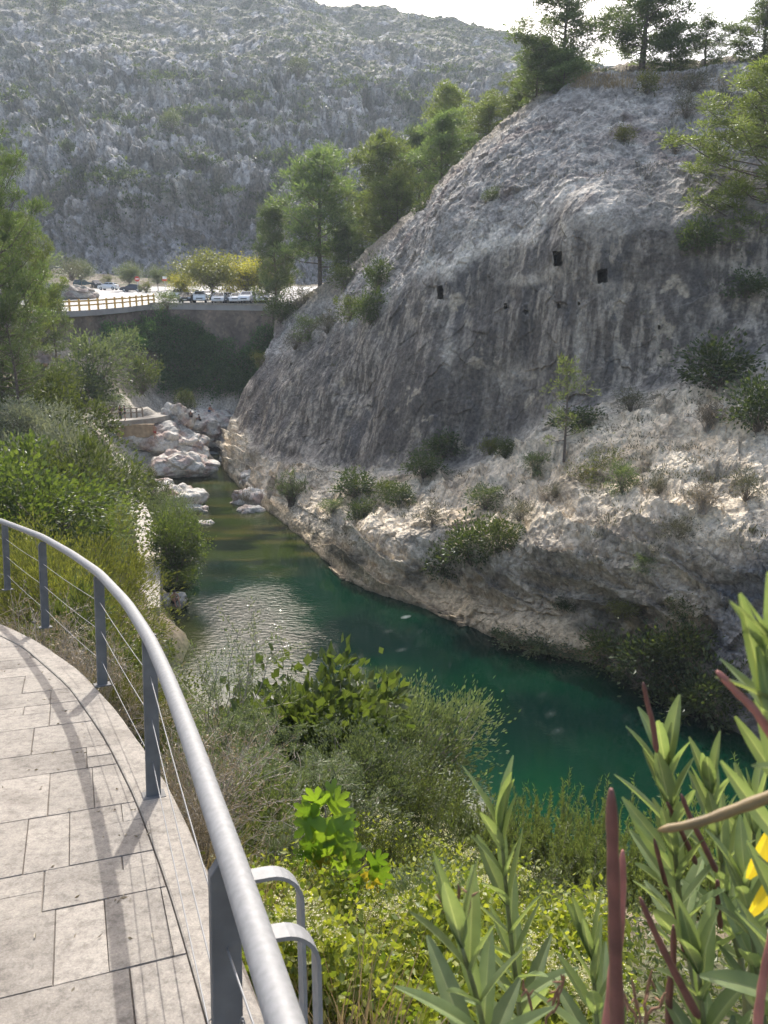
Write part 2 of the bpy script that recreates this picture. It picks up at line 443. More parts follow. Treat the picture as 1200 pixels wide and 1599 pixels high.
# upward facing rock is bare and pale, sky-line soil is dry
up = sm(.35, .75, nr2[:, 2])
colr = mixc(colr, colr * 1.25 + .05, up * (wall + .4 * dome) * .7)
colr = mixc(colr, V3([.20, .17, .115]), sm(8.0, 8.6, TV) * .8)
wet = (1 - sm(0.0, .35, P[:, 2])) * (P[:, 2] > -.6)
colr = mixc(colr, colr * .35, wet * .8)
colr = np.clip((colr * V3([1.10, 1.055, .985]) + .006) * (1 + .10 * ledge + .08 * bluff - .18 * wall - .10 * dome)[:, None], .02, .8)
M_CLIFF = mat_rock('limestone', 1.6, .12, var=.42)
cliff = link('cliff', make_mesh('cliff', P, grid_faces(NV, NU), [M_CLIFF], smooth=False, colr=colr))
tag(cliff, 'grey limestone cliff with rock-cut windows rising from the pool', 'cliff', kind='structure')
cliffP = P; cliffS = (NV, NU)

# ------------------------------------------------------------------ far mountain
MS = []
for (x, sky, yd) in ((-700, -330, 520), (-300, -210, 520), (0, -130, 520), (200, -85, 520), (400, -28, 510), (520, 5, 500), (640, 28, 490), (740, 44, 470), (830, 72, 450), (950, 110, 430), (1200, 160, 420), (1700, 200, 420)):
    MS.append([at(x, 500, 190) - V3([0, 0, 12]), at(x, 452, 205), at(x, 400, 222), at(x, 300, 238), at(x, 215 + max(0, (x - 500) * .08), 275), at(x, max(120, sky + 60) if x > 500 else 115, 335),
               at(x, sky + (max(120, sky + 60) - sky) * .35 if x > 500 else sky + (115 - sky) * .35, 430), at(x, sky, yd), at(x, sky, yd) + V3([0, 70, -8]), at(x, sky, yd) + V3([0, 220, -90])])
MC = np.array(MS)
G, tu, tv = loft(MC, [10, 36, 76, 76, 76, 46, 46, 40, 36, 30, 20], [10, 46, 80, 70, 80, 76, 66, 14, 8])
NV, NU = G.shape[:2]
P = G.reshape(-1, 3); TV = np.repeat(tv, NU)
nrm = grid_normals(G).reshape(-1, 3)
if (nrm[(NV // 2) * NU + NU // 2] @ V3([0, -1, 0])) < 0: nrm = -nrm
S = P.copy()
tvj = TV + .5 * fbm(S / 45., 3, 205)
low = 1 - sm(2.4, 3.2, tvj)
mid = sm(2.2, 3.0, tvj) * (1 - sm(4.6, 5.6, tvj))
upz = sm(4.6, 5.6, tvj)
f1, f2, idm, mf = worley(S * V3([.14, .10, .055]) + .5 * np.stack([perlin(S / 14, 241), perlin(S / 14, 242), perlin(S / 14, 243)], 1), 13, True)
h1, h2, idm2, mf2 = worley(S * V3([.40, .28, .17]), 14, True)
k1, k2, idm3, mf3 = worley(S * V3([.9, .7, .45]), 15, True)
rdg = ridged(S / 17., 3, 230)
fn = fbm(S * V3([.55, .55, .25]), 3, 260, .6)
disp = 6 * fbm(S / 60., 3, 201) + 2.2 * rdg * (.4 + .6 * mid) + (low * .9 + mid * 1.0 + upz * .3) * (2.6 * (idm - .5) + 3.2 * mf + 1.5 * (idm2 - .5) + 2.2 * mf2 + .9 * mf3 + 2.0 * (f2 - f1) + 1.2 * np.minimum(h2 - h1, .5) + .8 * fn)
P = P + nrm * disp[:, None]
rock = np.tile(V3([.33, .315, .30]), (len(P), 1))
rock = mixc(rock, V3([.17, .16, .155]), sm(-.15, .4, fn + .5 * (idm2 - .5)) * .7)
rock = mixc(rock, V3([.52, .49, .45]), sm(.0, .45, idm2 - .45 + .3 * fn) * .6)
rock = mixc(rock, V3([.075, .075, .055]), (1 - sm(.04, .22, f2 - f1)) * .75)
rock = mixc(rock, V3([.09, .088, .07]), (1 - sm(.03, .2, h2 - h1)) * .6)
lowc = mixc(np.tile(V3([.21, .20, .195]), (len(P), 1)), V3([.10, .095, .09]), sm(-.1, .4, fbm(S * V3([.4, .3, .03]), 4, 270)) * .85)
rock = mixc(rock, lowc, low * .8)
veg = fbm(S / 11., 4, 280, .6) + .25 * (TV - 4.2) - .1
grass = mixc(np.tile(V3([.115, .115, .07]), (len(P), 1)), V3([.19, .17, .12]), sm(-.2, .4, fbm(S / 8., 3, 290)))
vf = sm(-.15, .25, veg) * (.5 + .48 * upz)
rock = mixc(rock, grass, vf)
ledg = sm(.30, .5, fbm(S * V3([.05, .05, .16]) + 2, 3, 300)) * (1 - upz)
rock = mixc(rock, V3([.05, .058, .035]), ledg * .8)
M_MTN = mat_rock('mountain_rock', .5, .5, var=.5)
mountain = link('mountain', make_mesh('mountain', P, grid_faces(NV, NU), [M_MTN], smooth=False, colr=np.clip((rock * V3([1.28, 1.25, 1.22]) + .02), .015, .8)))
tag(mountain, 'rocky karst mountainside with scattered scrub behind the gorge', 'mountain', kind='structure')
mtnP = P.reshape(NV, NU, 3); mtnVeg = (veg + .6 * ledg).reshape(NV, NU); mtnTV = TV.reshape(NV, NU)

# ------------------------------------------------------------------ river bank (height field)
SL = R(14 - 5.24); HC = 1.75
WN = V3([0, math.sin(SL), math.cos(SL)])
def walk(px, py, hh=0.):
    r = ray(px, py); return CAM + r * (-(HC - hh) / (r @ WN))
CP = [(0,0,14.2),(-3,2,13.7),(-8,5,13.2),(-14,6,13.2),(-8,11.5,10.8),(-4,10,10.4),(-2,6,12.1),(.4,2,13.7),(3,1,13.9),(6,1,13.6),(12,2,12.4),(25,0,12),(-20,-6,14.5),(0,-6,14.8),(20,-6,14),
 (-4,17,7.0),(-6.6,14,8.8),(-5.2,11.5,9.7),(0,5,12.0),(0,10,8.6),(0,14,5.4),(0,19,1.6),(0,22,-.8),(5,5,11.6),(5,9,8.4),(5,14,3.9),(5,19,.4),(5,21,-1.2),(10,10,6.6),(12,15,2),(12,18,-1),(20,12,4),(20,18,-1),(30,10,7),
 (-6,27,-.6),(-5.2,22,2.6),(-10,34,-.1),(-12.4,41.5,.0),(-14.6,47,.0),(-17.3,56,.0),(-21.3,69,.0),(-24.8,82,-.1),(-20,83,-.9),(-24,97,-.2),
 (-2,29,-3),(4,25,-3),(-6,45,-3),(-9,58,-1.6),(-13.5,72,-1.2),(-17.5,88,-1),(-20,102,-.6),(10,33,-4),(20,25,-4),(0,45,-4),(-2,60,-4),(-8,80,-3),(-14,98,-2),
 (-13.6,36,2.6),(-17.0,46,2.2),(-19.2,52,2.4),(-22.8,62,2.4),(-25,72,2),(-28.4,82,1.8),(-29.5,90,2.8),(-27,97,.5),(-29.5,100,1.6),(-25,103,1.0),(-22,103,-.1),(-20,110,1.5),(-14,106,5),(-31.5,85,5.2),(-13,24,9.0),(-8.5,24,6.6),(-9.6,28,4.9),(-11.6,36,2.6),(-13,30,7.6),(-16,41,6.4),(-20,42,9),(-19,30,10.4),(-17,37,8.2),(-11,17,9.8),(-30,28,14),(-45,28,17),(-23,45,9),(-28,55,8.4),(-36,55,12),(-30,68,7),(-38,70,12),(-33,80,9.5),(-42,82,14.4),(-46,84,13.5),(-55,76,16),(-38,84,9.5),(-34,84,7.5),
 (-26,108,6.5),(-21,109.5,5),(-45,112,17.4),(-28,92,6.2),(-40,130,18.6),(-20,130,18.6),(-10,120,16),(-60,130,20),(-20,170,21.5),(-60,165,22),(-90,150,24),(-80,110,20),(-80,60,20),(0,190,24),(-60,195,26),(-110,190,30),(-110,100,26),(-110,30,22),(0,120,14),(20,150,20),(-120,0,20),(-40,10,14)]
RS = .0735; RZ = 17.6 - 92 * .077
def road_at(px, py, up=0.):
    r = ray(px, py)
    Y = (RZ + up - CAMZ) / (r[2] / r[1] - RS)
    return CAM + r * (Y / r[1])
def road_z(y): return RZ + RS * y
front_px = [(-60,493),(40,489.5),(92,486.5),(139,484),(190,480),(240,474.5),(285,475),(340,476),(432,477)]
for _x in (20, 60, 100, 130, 160, 190, 220, 250, 285, 320, 360, 400, 430):
    _p = road_at(_x, np.interp(_x, [q[0] for q in front_px], [q[1] for q in front_px]))
    CP.append((_p[0], _p[1] - .6, _p[2] - 3.3)); CP.append((_p[0] - 1, _p[1] + 6, _p[2] - 2.2))
CP = np.array(CP, float)
def _tps(r2): return np.where(r2 > 1e-9, .5 * r2 * np.log(np.maximum(r2, 1e-9)), 0)
d2 = ((CP[:, None, :2] - CP[None, :, :2]) ** 2).sum(-1)
n = len(CP)
A = np.zeros((n + 3, n + 3)); A[:n, :n] = _tps(d2) + np.eye(n) * 2.
A[:n, n] = 1; A[:n, n + 1:] = CP[:, :2]; A[n, :n] = 1; A[n + 1:, :n] = CP[:, :2].T
sol = np.linalg.solve(A, np.concatenate([CP[:, 2], [0, 0, 0]]))
def bank_z(x, y):
    x = np.atleast_1d(np.asarray(x, float)); y = np.atleast_1d(np.asarray(y, float))
    out = np.zeros(len(x))
    for k in range(0, len(x), 20000):
        q = np.stack([x[k:k+20000], y[k:k+20000]], 1)
        r2 = ((q[:, None] - CP[None, :, :2]) ** 2).sum(-1)
        out[k:k+20000] = _tps(r2) @ sol[:n] + sol[n] + q @ sol[n + 1:]
    return out
# finer cells near the viewer: warp
uu = np.linspace(0, 1, 330); vv = np.linspace(0, 1, 380)
gx = -130 + 175 * (uu * .5 + .5 * (uu + .18 * np.sin(2 * math.pi * (uu - .74)) ))
gy = -8 + 210 * vv ** 1.35
X, Yg = np.meshgrid(gx, gy)
Z = bank_z(X.ravel(), Yg.ravel())
P = np.stack([X.ravel(), Yg.ravel(), Z], 1)
amp = sm(3, 20, P[:, 1])
nz = fbm(P * V3([1, 1, 0]) / 6., 4, 400) * .8 * amp + fbm(P * V3([1, 1, 0]) / 1.4, 3, 410) * .22 * (.2 + .8 * amp)
P[:, 2] += nz
under = P[:, 2] < .1
e1, e2, eid = worley(P * V3([.5, .5, .7]), 33)
rockz = sm(75, 88, P[:, 1]) * (1 - sm(104, 110, P[:, 1])) * (1 - sm(5.5, 9, P[:, 2])) * sm(-.3, .6, P[:, 2])
P[:, 2] += rockz * .8 * (eid - .4)
bc = mixc(np.tile(V3([.13, .105, .07]), (len(P), 1)), V3([.22, .18, .13]), sm(-.2, .3, fbm(P / 2.2, 4, 420)))
bc = mixc(bc, V3([.05, .065, .025]), sm(0, .4, fbm(P / 5., 3, 430)) * .7)
slope_rock = sm(80, 86, P[:, 1]) * (1 - sm(99, 103, P[:, 1])) * sm(5, 6.5, P[:, 2])
bc = mixc(bc, V3([.33, .28, .21]), slope_rock * .75 * sm(-.35, .2, fbm(P / 3., 3, 440)))
bc = mixc(bc, mixc(np.tile(V3([.54, .49, .41]), (len(P), 1)), V3([.33, .30, .25]), sm(-.1, .4, fbm(P / 1.2, 4, 450))), rockz * .95)
bc = mixc(bc, V3([.06, .07, .03]), 1 - sm(-.2, .25, P[:, 2]))
M_BANK = mat_rock('bank_soil', 1.6, .05)
bank = link('river_bank', make_mesh('river_bank', P, grid_faces(len(gy), len(gx)), [M_BANK], colr=bc))
tag(bank, 'overgrown earth and rock river bank', 'river bank', kind='structure')
bankP = P; bankS = (len(gy), len(gx))

def sub_bvh(P, S, k):
    G = P.reshape(S[0], S[1], 3)[::k, ::k]
    f = grid_faces(*G.shape[:2])
    return BVHTree.FromPolygons([tuple(v) for v in G.reshape(-1, 3)], [tuple(map(int, q)) for q in f])
BV_C = sub_bvh(cliffP, cliffS, 3); BV_B = sub_bvh(bankP, bankS, 2); BV_M = sub_bvh(mtnP.reshape(-1, 3), mtnP.shape[:2], 3)
def hit(px, py, which='cb'):
    """point where the ground or cliff lies under a direction"""
    r = Vector(ray(px, py)).normalized(); best = None
    for k, b in (('c', BV_C), ('b', BV_B), ('m', BV_M)):
        if k in which:
            h = b.ray_cast(Vector(CAM), r)
            if h[0] is not None and (best is None or h[3] < best[1]): best = (V3(h[0]), h[3], V3(h[1]))
    return best
def ground(x, y):
    h = BV_B.ray_cast(Vector((x, y, 90)), Vector((0, 0, -1)))
    return h[0].z if h[0] else float(bank_z(x, y)[0])

# ------------------------------------------------------------------ water
gx = np.arange(-46, 34, .35); gy = np.arange(14, 120, .35)
X, Yg = np.meshgrid(gx, gy)
P = np.stack([X.ravel(), Yg.ravel(), np.zeros(X.size)], 1)
px, py = proj(P)
deep = np.tile(V3([.0012, .0185, .0092]), (len(P), 1))
deep = mixc(deep, V3([.001, .007, .007]), sm(-.2, .4, fbm(P / 7., 3, 500)) * .7)
near = 1 - sm(20, 33, P[:, 1] + P[:, 0] * .4)
deep = mixc(deep, V3([.003, .043, .0165]), near * .9)
deep = mixc(deep, V3([.002, .014, .010]), sm(.1, .35, fbm(P / 1.6, 4, 505)) * near * .8)
shal = sm(46, 54, P[:, 1] + 3 * fbm(P / 4., 3, 510) - .25 * (P[:, 0] + 8))
oliv = mixc(np.tile(V3([.024, .036, .008]), (len(P), 1)), V3([.008, .014, .007]), sm(-.1, .25, fbm(P * V3([.22, .42, 1]), 4, 520)))
oliv = mixc(oliv, V3([.062, .056, .016]), sm(.15, .45, fbm(P * V3([.12, .5, 1]) + 6, 3, 530)) * .7)
wc = mixc(deep, oliv, shal)
bz = bank_z(P[:, 0], P[:, 1])
wc = mixc(wc, V3([.032, .036, .012]), (1 - sm(.2, 1.6, -bz)) * .8)
q = on_z(603, 1050, 0)
rk = np.exp(-(((P[:, 0] - q[0]) / 1.3) ** 2 + ((P[:, 1] - q[1]) / .75) ** 2))
wc = mixc(wc, V3([.016, .032, .012]), sm(.25, .6, rk + .25 * fbm(P / .8, 3, 540)) * .8)
q = on_z(322, 707, 0); fo_ = np.exp(-(((P[:, 0] - q[0]) / 2.2) ** 2 + ((P[:, 1] - q[1]) / 1.6) ** 2)); wc = mixc(wc, V3([.55, .58, .56]), sm(.35, .8, fo_ + .5 * fbm(P / .5, 3, 560)) * .8)
m, nt, out = new_mat('river_water')
b = N(nt, 'ShaderNodeBsdfPrincipled'); b.inputs['Roughness'].default_value = .04; b.inputs['IOR'].default_value = 1.33; b.inputs['Specular IOR Level'].default_value = .5
a = N(nt, 'ShaderNodeAttribute', _attribute_name='Col'); L(nt, a.outputs['Color'], b.inputs['Base Color'])
tc = N(nt, 'ShaderNodeTexCoord')
def wv(scale, rot, st):
    mp = N(nt, 'ShaderNodeMapping'); mp.inputs['Scale'].default_value = st; mp.inputs['Rotation'].default_value = (0, 0, rot)
    L(nt, tc.outputs['Object'], mp.inputs[0])
    k = N(nt, 'ShaderNodeTexNoise'); k.inputs['Scale'].default_value = scale; k.inputs['Detail'].default_value = 3; k.inputs['Distortion'].default_value = .4
    L(nt, mp.outputs[0], k.inputs['Vector']); return k
k1, k2, k3 = wv(2.2, .3, (1, 1.9, 1)), wv(6.5, -.2, (1, 1.6, 1)), wv(.12, 0, (1, 1, 1))
mm = N(nt, 'ShaderNodeMath', _operation='MULTIPLY_ADD'); mm.inputs[1].default_value = .35
L(nt, k2.outputs[0], mm.inputs[0]); L(nt, k1.outputs[0], mm.inputs[2])
mr = N(nt, 'ShaderNodeMapRange'); mr.inputs['From Min'].default_value = .35; mr.inputs['From Max'].default_value = .65; mr.inputs['To Min'].default_value = .25; mr.inputs['To Max'].default_value = 1
L(nt, k3.outputs[0], mr.inputs['Value'])
bp = N(nt, 'ShaderNodeBump'); bp.inputs['Distance'].default_value = .075
L(nt, mm.outputs[0], bp.inputs['Height']); ra = N(nt, 'ShaderNodeAttribute', _attribute_name='ripple'); L(nt, ra.outputs['Fac'], bp.inputs['Strength']); L(nt, bp.outputs[0], b.inputs['Normal'])
L(nt, b.outputs[0], out.inputs[0])
water = link('water', make_mesh('water', P, grid_faces(len(gy), len(gx)), [m], colr=np.clip(wc, 0, 1)))
_c = on_z(395, 970, 0); _k = fbm(P / 3., 3, 550)
rip = np.exp(-(((P[:, 0] - _c[0] + .1 * (P[:, 1] - _c[1])) / 4.4) ** 2 + ((P[:, 1] - _c[1]) / 7.5) ** 2) * (1 + .8 * _k))
rip = np.clip(.035 + .5 * sm(.12, .9, rip) + .12 * sm(50, 70, P[:, 1]), 0, 1)
_a = water.data.attributes.new('ripple', 'FLOAT', 'POINT'); _a.data.foreach_set('value', rip.astype(np.float32))
tag(water, 'emerald green river pool', 'water', kind='structure')

# ------------------------------------------------------------------ ground sheet to the horizon
mb = MB(); mb.box((0, 400, -8), (1990, 1290, 1))
link_g = tag(link('ground', mb.mesh('ground', [mat_plain('far_ground', (.16, .14, .09), .9, noise=.3, nscale=.02)])), 'dry ground running out to the horizon', 'ground', kind='structure')
# ------------------------------------------------------------------ walkway
WO = CAM - WN * HC
WT = V3([0, math.cos(SL), -math.sin(SL)]); WX = V3([1., 0, 0])
def wl(P): d = P - WO; return np.array([d @ WX, d @ WT])
def w3(x, t, h=0.): return WO + WX * x + WT * t + WN * h
edge_px = [(0,920),(60,960),(120,1000),(200,1090),(250,1180),(310,1290),(345,1390),(390,1500),(420,1599)]
E2 = [wl(walk(*q)) for q in edge_px]
pre = [np.array([-14, 12.2]), np.array([-10, 11.0]), np.array([-7, 10.1])]
post_ = [E2[-1] + (E2[-1] - E2[-3]) * k for k in (1.5, 4, 8)]
E2 = np.array(pre + E2 + post_)
for _ in range(6): E2[1:-1] = .25 * E2[:-2] + .5 * E2[1:-1] + .25 * E2[2:]
def resample(P, n):
    d = np.concatenate([[0], np.cumsum(np.linalg.norm(np.diff(P, axis=0), axis=1))])
    t = np.linspace(0, d[-1], n * 4)
    Q = np.stack([np.interp(t, d, P[:, k]) for k in range(P.shape[1])], 1)
    for _ in range(12): Q[1:-1] = .25 * Q[:-2] + .5 * Q[1:-1] + .25 * Q[2:]
    return Q[::4] if len(Q[::4]) else Q
E2 = resample(E2, 90)
def offset(C, d):
    t = np.gradient(C, axis=0); t /= np.linalg.norm(t, axis=1)[:, None]
    return C + np.stack([t[:, 1], -t[:, 0]], 1) * d      # to the right of travel = inward
INN = offset(E2, .17)
if np.linalg.norm(INN[20] - [-6, 3]) > np.linalg.norm(E2[20] - [-6, 3]):
    INN = offset(E2, -.17); SGN = -1
else: SGN = 1
def cross2(o, a, b): return (a[0]-o[0])*(b[1]-o[1]) - (a[1]-o[1])*(b[0]-o[0])
def hull(P):
    P = sorted(map(tuple, P)); lo = []; up_ = []
    for p in P:
        while len(lo) > 1 and cross2(lo[-2], lo[-1], p) <= 0: lo.pop()
        lo.append(p)
    for p in reversed(P):
        while len(up_) > 1 and cross2(up_[-2], up_[-1], p) <= 0: up_.pop()
        up_.append(p)
    return np.array(lo[:-1] + up_[:-1])
corner = np.array([[-14, 12.0], [-14, -4], [.9, -4]])
HI = hull(np.concatenate([INN, corner]))
def clip(poly, H):
    for k in range(len(H)):
        a, b = H[k], H[(k + 1) % len(H)]; o = []
        for j in range(len(poly)):
            p, q = poly[j], poly[(j + 1) % len(poly)]
            cp, cq = cross2(a, b, p), cross2(a, b, q)
            if cp >= 0: o.append(p)
            if (cp > 0) != (cq > 0) and abs(cp - cq) > 1e-12: o.append(p + (q - p) * (cp / (cp - cq)))
        poly = o
        if len(poly) < 3: return []
    return poly
rr = random.Random(5)
tiles = []
ca, sa = math.cos(R(22)), math.sin(R(22)); ROT = np.array([[ca, -sa], [sa, ca]])
v = -3.5
while v < 14:
    hgt = rr.choice([.36, .44, .5, .30]); u = -16 + rr.random() * .4
    while u < 4:
        wd = rr.choice([.32, .46, .6, .38]); k = rr.random()
        if k < .30: subs = [(u, v, wd, hgt * .5), (u, v + hgt * .5, wd, hgt * .5)]
        elif k < .5: subs = [(u, v, wd * .45, hgt), (u + wd * .45, v, wd * .55, hgt)]
        elif k < .62: subs = [(u, v, wd, hgt * .62), (u, v + hgt * .62, wd * .5, hgt * .38), (u + wd * .5, v + hgt * .62, wd * .5, hgt * .38)]
        else: subs = [(u, v, wd, hgt)]
        tiles += subs; u += wd
    v += hgt
Vt = []; Ft = []
mbT = bmesh.new()
for (u, v, a, b) in tiles:
    g = .0012
    jit = lambda: rr.uniform(-.0015, .0015)
    rect = [np.array(p) @ ROT.T for p in ((u + g + jit(), v + g + jit()), (u + a - g + jit(), v + g + jit()), (u + a - g + jit(), v + b - g + jit()), (u + g + jit(), v + b - g + jit()))]
    if not (-14 < rect[0][0] < 2.5): continue
    pl = clip(rect, HI)
    if len(pl) < 3: continue
    pl = np.array(pl); c = pl.mean(0)
    ar = .5 * abs(sum(pl[i][0] * pl[(i+1) % len(pl)][1] - pl[(i+1) % len(pl)][0] * pl[i][1] for i in range(len(pl))))
    if ar < .004: continue
    dz = rr.uniform(-.0015, .0015)
    dv = c - pl; dl = np.linalg.norm(dv, axis=1)[:, None] + 1e-6
    inn = pl + dv / dl * .0035
    top = [mbT.verts.new(w3(*p, dz)) for p in inn]
    rim = [mbT.verts.new(w3(*p, -.006)) for p in pl]
    try:
        mbT.faces.new(top)
        for i in range(len(pl)):
            j = (i + 1) % len(pl); mbT.faces.new((rim[i], rim[j], top[j], top[i]))
    except ValueError: pass
bmesh.ops.recalc_face_normals(mbT, faces=mbT.faces[:])
me = bpy.data.meshes.new('walkway'); mbT.to_mesh(me); mbT.free()
def mat_concrete(name, c, island=.12):
    m, nt, out = new_mat(name)
    b = N(nt, 'ShaderNodeBsdfPrincipled'); b.inputs['Roughness'].default_value = .8; b.inputs['Specular IOR Level'].default_value = .3
    L(nt, b.outputs[0], out.inputs[0])
    tc = N(nt, 'ShaderNodeTexCoord'); g = N(nt, 'ShaderNodeNewGeometry')
    n1 = N(nt, 'ShaderNodeTexNoise'); n1.inputs['Scale'].default_value = 110; n1.inputs['Detail'].default_value = 5; n1.inputs['Roughness'].default_value = .7
    n2 = N(nt, 'ShaderNodeTexNoise'); n2.inputs['Scale'].default_value = 3.5; n2.inputs['Detail'].default_value = 8; n2.inputs['Roughness'].default_value = .65
    n3 = N(nt, 'ShaderNodeTexNoise'); n3.inputs['Scale'].default_value = 24; n3.inputs['Detail'].default_value = 6; n3.inputs['Roughness'].default_value = .7
    for k in (n1, n2, n3): L(nt, tc.outputs['Object'], k.inputs['Vector'])
    c = np.array(c)
    r1 = ramp(nt, [(.3, tuple(c * .72)), (.55, tuple(c)), (.75, tuple(np.clip(c * 1.25, 0, 1)))], n1.outputs[0])
    r2 = ramp(nt, [(.32, (.68, .665, .65)), (.48, (.94, .93, .92)), (.64, (1.08, 1.07, 1.05))], n2.outputs[0])
    r3 = ramp(nt, [(.34, (.66, .65, .64)), (.5, (.98, .98, .98)), (.66, (1.12, 1.12, 1.1))], n3.outputs[0])
    mr = N(nt, 'ShaderNodeMapRange'); mr.inputs['To Min'].default_value = 1 - island; mr.inputs['To Max'].default_value = 1 + island
    L(nt, g.outputs['Random Per Island'], mr.inputs['Value'])
    last = r1.outputs[0]
    for o in (r2.outputs[0], r3.outputs[0], mr.outputs[0]):
        mx = N(nt, 'ShaderNodeMix', _data_type='RGBA', _blend_type='MULTIPLY'); mx.inputs[0].default_value = 1
        L(nt, last, mx.inputs[6]); L(nt, o, mx.inputs[7]); last = mx.outputs[2]
    L(nt, last, b.inputs['Base Color'])
    ad = N(nt, 'ShaderNodeMath', _operation='MULTIPLY_ADD'); ad.inputs[1].default_value = .5
    L(nt, n1.outputs[0], ad.inputs[0]); L(nt, n3.outputs[0], ad.inputs[2])
    bp = N(nt, 'ShaderNodeBump'); bp.inputs['Distance'].default_value = .004
    L(nt, ad.outputs[0], bp.inputs['Height']); L(nt, bp.outputs[0], b.inputs['Normal'])
    return m
M_PAVE = mat_concrete('paving', (.255, .232, .20))
M_KERB = mat_concrete('kerb_concrete', (.275, .25, .215), .02)
M_JOINT = mat_plain('joint', (.10, .085, .07), .95, noise=.4, nscale=60)
me.materials.append(M_PAVE); me.materials.append(M_JOINT)
wk = link('walkway', me); tag(wk, 'stamped concrete walkway curving along the bank', 'walkway', kind='structure')
# slab under the paving
mb = MB()
H2 = hull(np.concatenate([E2, corner]))
nH = len(H2); top = [w3(*p, -.0085) for p in H2]; bot = [w3(*p, -.5) for p in H2]
bm = bmesh.new()
tv_ = [bm.verts.new(p) for p in top]; bv_ = [bm.verts.new(p) for p in bot]
bm.faces.new(tv_)
for i in range(nH): bm.faces.new((tv_[i], tv_[(i+1) % nH], bv_[(i+1) % nH], bv_[i]))
bmesh.ops.recalc_face_normals(bm, faces=bm.faces[:])
me = bpy.data.meshes.new('walkway_bed'); bm.to_mesh(me); bm.free(); me.materials.append(M_JOINT)
tag(link('walkway_bed', me), 'mortar bed under the walkway paving', 'walkway', kind='structure')
# kerb band along the outer edge
n = len(E2); jit = np.array([rr.uniform(-.004, .004) for _ in range(n)])
K0 = offset(E2, SGN * .165); K0 = K0 + (INN - K0) * jit[:, None] * 8
mb = MB(); V = []; Q = []
ej = np.array([rr.uniform(-.012, .012) for _ in range(n)]); E3 = E2 + (E2 - INN) / .17 * ej[:, None]
for i in range(n):
    V += [w3(*K0[i], -.02), w3(*K0[i], .002), w3(*(K0[i] + (E3[i] - K0[i]) * .04), .006), w3(*(E3[i] + (K0[i] - E3[i]) * .06), .005), w3(*E3[i], -.006), w3(*E3[i], -.22)]
for i in range(n - 1):
    for j in range(5): Q.append((i*6+j, i*6+j+1, (i+1)*6+j+1, (i+1)*6+j))
mb.add(V, Q)
kb = link('kerb', mb.mesh('kerb', [M_KERB])); tag(kb, 'smooth concrete edge band of the walkway', 'kerb', kind='structure')

# ------------------------------------------------------------------ railing
M_GALV = mat_plain('galvanised_steel', (.225, .225, .222), .6, .1, noise=.12, nscale=60, bump=.0003, spec=.35)
M_POST = mat_plain('grey_steel', (.13, .128, .124), .65, 0, noise=.2, nscale=10, spec=.2)
M_CABLE = mat_plain('steel_cable', (.22, .22, .22), .5, .5)
HR = .85
rail_px = [(-60,800),(0,813),(65,838),(112,865),(155,895),(200,944),(235,1000),(262,1060),(300,1160),(330,1250),(362,1340),(403,1465),(445,1599)]
RP = np.array([walk(x, y, HR) for x, y in rail_px])
RP = np.concatenate([[RP[0] + (RP[0] - RP[1]) * 2], RP, [RP[-1] + (RP[-1] - RP[-3]) * .8, RP[-1] + (RP[-1] - RP[-3]) * 1.8]])
RP = resample(RP, 70)
rail = empty('metal_railing', tuple(w3(*wl(walk(240, 1243)))))
tag(rail, 'curved galvanised railing with tube handrail, flat posts and thin steel cables', 'railing')
bpy.context.view_layer.update()
def child(name, me, par):
    o = link(name, me); o.parent = par; o.matrix_parent_inverse = Matrix.Translation(par.location).inverted() if par.rotation_euler.z == 0 else par.matrix_world.inverted(); return o
mb = MB(); mb.tube(RP, .0295, 20); child('handrail', mb.mesh('handrail', [M_GALV], True), rail)
bases = [walk(12, 921), walk(71, 980), walk(160, 1070), walk(240, 1243), walk(350, 1350, .8) - WN * .8]
bases.append(bases[-1] + (bases[-1] - bases[-2]) * 1.0 + V3([.1, 0, 0]))
cab = {.61: [], .40: [], .18: []}
ext = [bases[0] + V3([-2.2, 1.3, 0])]; ext[0] = w3(*wl(ext[0]), 0)
for i, B in enumerate(ext + bases):
    nx = (ext + bases)[min(i + 1, len(bases))]; pv = (ext + bases)[max(i - 1, 0)]
    t = nx - pv; t -= WN * (t @ WN); t /= np.linalg.norm(t); s = np.cross(t, WN)     # s points across the rail
    if s[0] < 0: s = -s
    w2, d2_ = .034, .016
    prof = [(-w2, 0), (w2, 0), (w2, .815), (-w2 * .35, .815), (-w2, .785)]
    V = [B + s * a + WN * h + t * d2_ * k for k in (-1, 1) for a, h in prof]
    bm = bmesh.new(); vs = [bm.verts.new(p) for p in V]
    bm.faces.new(vs[4::-1]); bm.faces.new(vs[5:])
    for j in range(5): bm.faces.new((vs[j], vs[(j+1) % 5], vs[5 + (j+1) % 5], vs[5 + j]))
    bmesh.ops.recalc_face_normals(bm, faces=bm.faces[:])
    bmesh.ops.bevel(bm, geom=bm.edges[:], offset=.002, segments=1, affect='EDGES')
    me = bpy.data.meshes.new('post'); bm.to_mesh(me); bm.free(); me.materials.append(M_POST)
    child('post', me, rail)
    mb = MB(); mb.box(B + WN * .004, (.11, .09, .008), np.stack([s, t, WN], 1)); child('base_plate', mb.mesh('base_plate', [M_POST]), rail)
    for h in cab: cab[h].append(B + WN * h)
for h, pts in cab.items():
    pts = np.array(pts); out_ = []
    for a, b in zip(pts[:-1], pts[1:]):
        for k in np.linspace(0, 1, 9, endpoint=False): out_.append(a + (b - a) * k - WN * .012 * 4 * k * (1 - k))
    out_.append(pts[-1])
    mb = MB(); mb.tube(out_, .0024, 6); child('cable', mb.mesh('cable', [M_CABLE], True), rail)
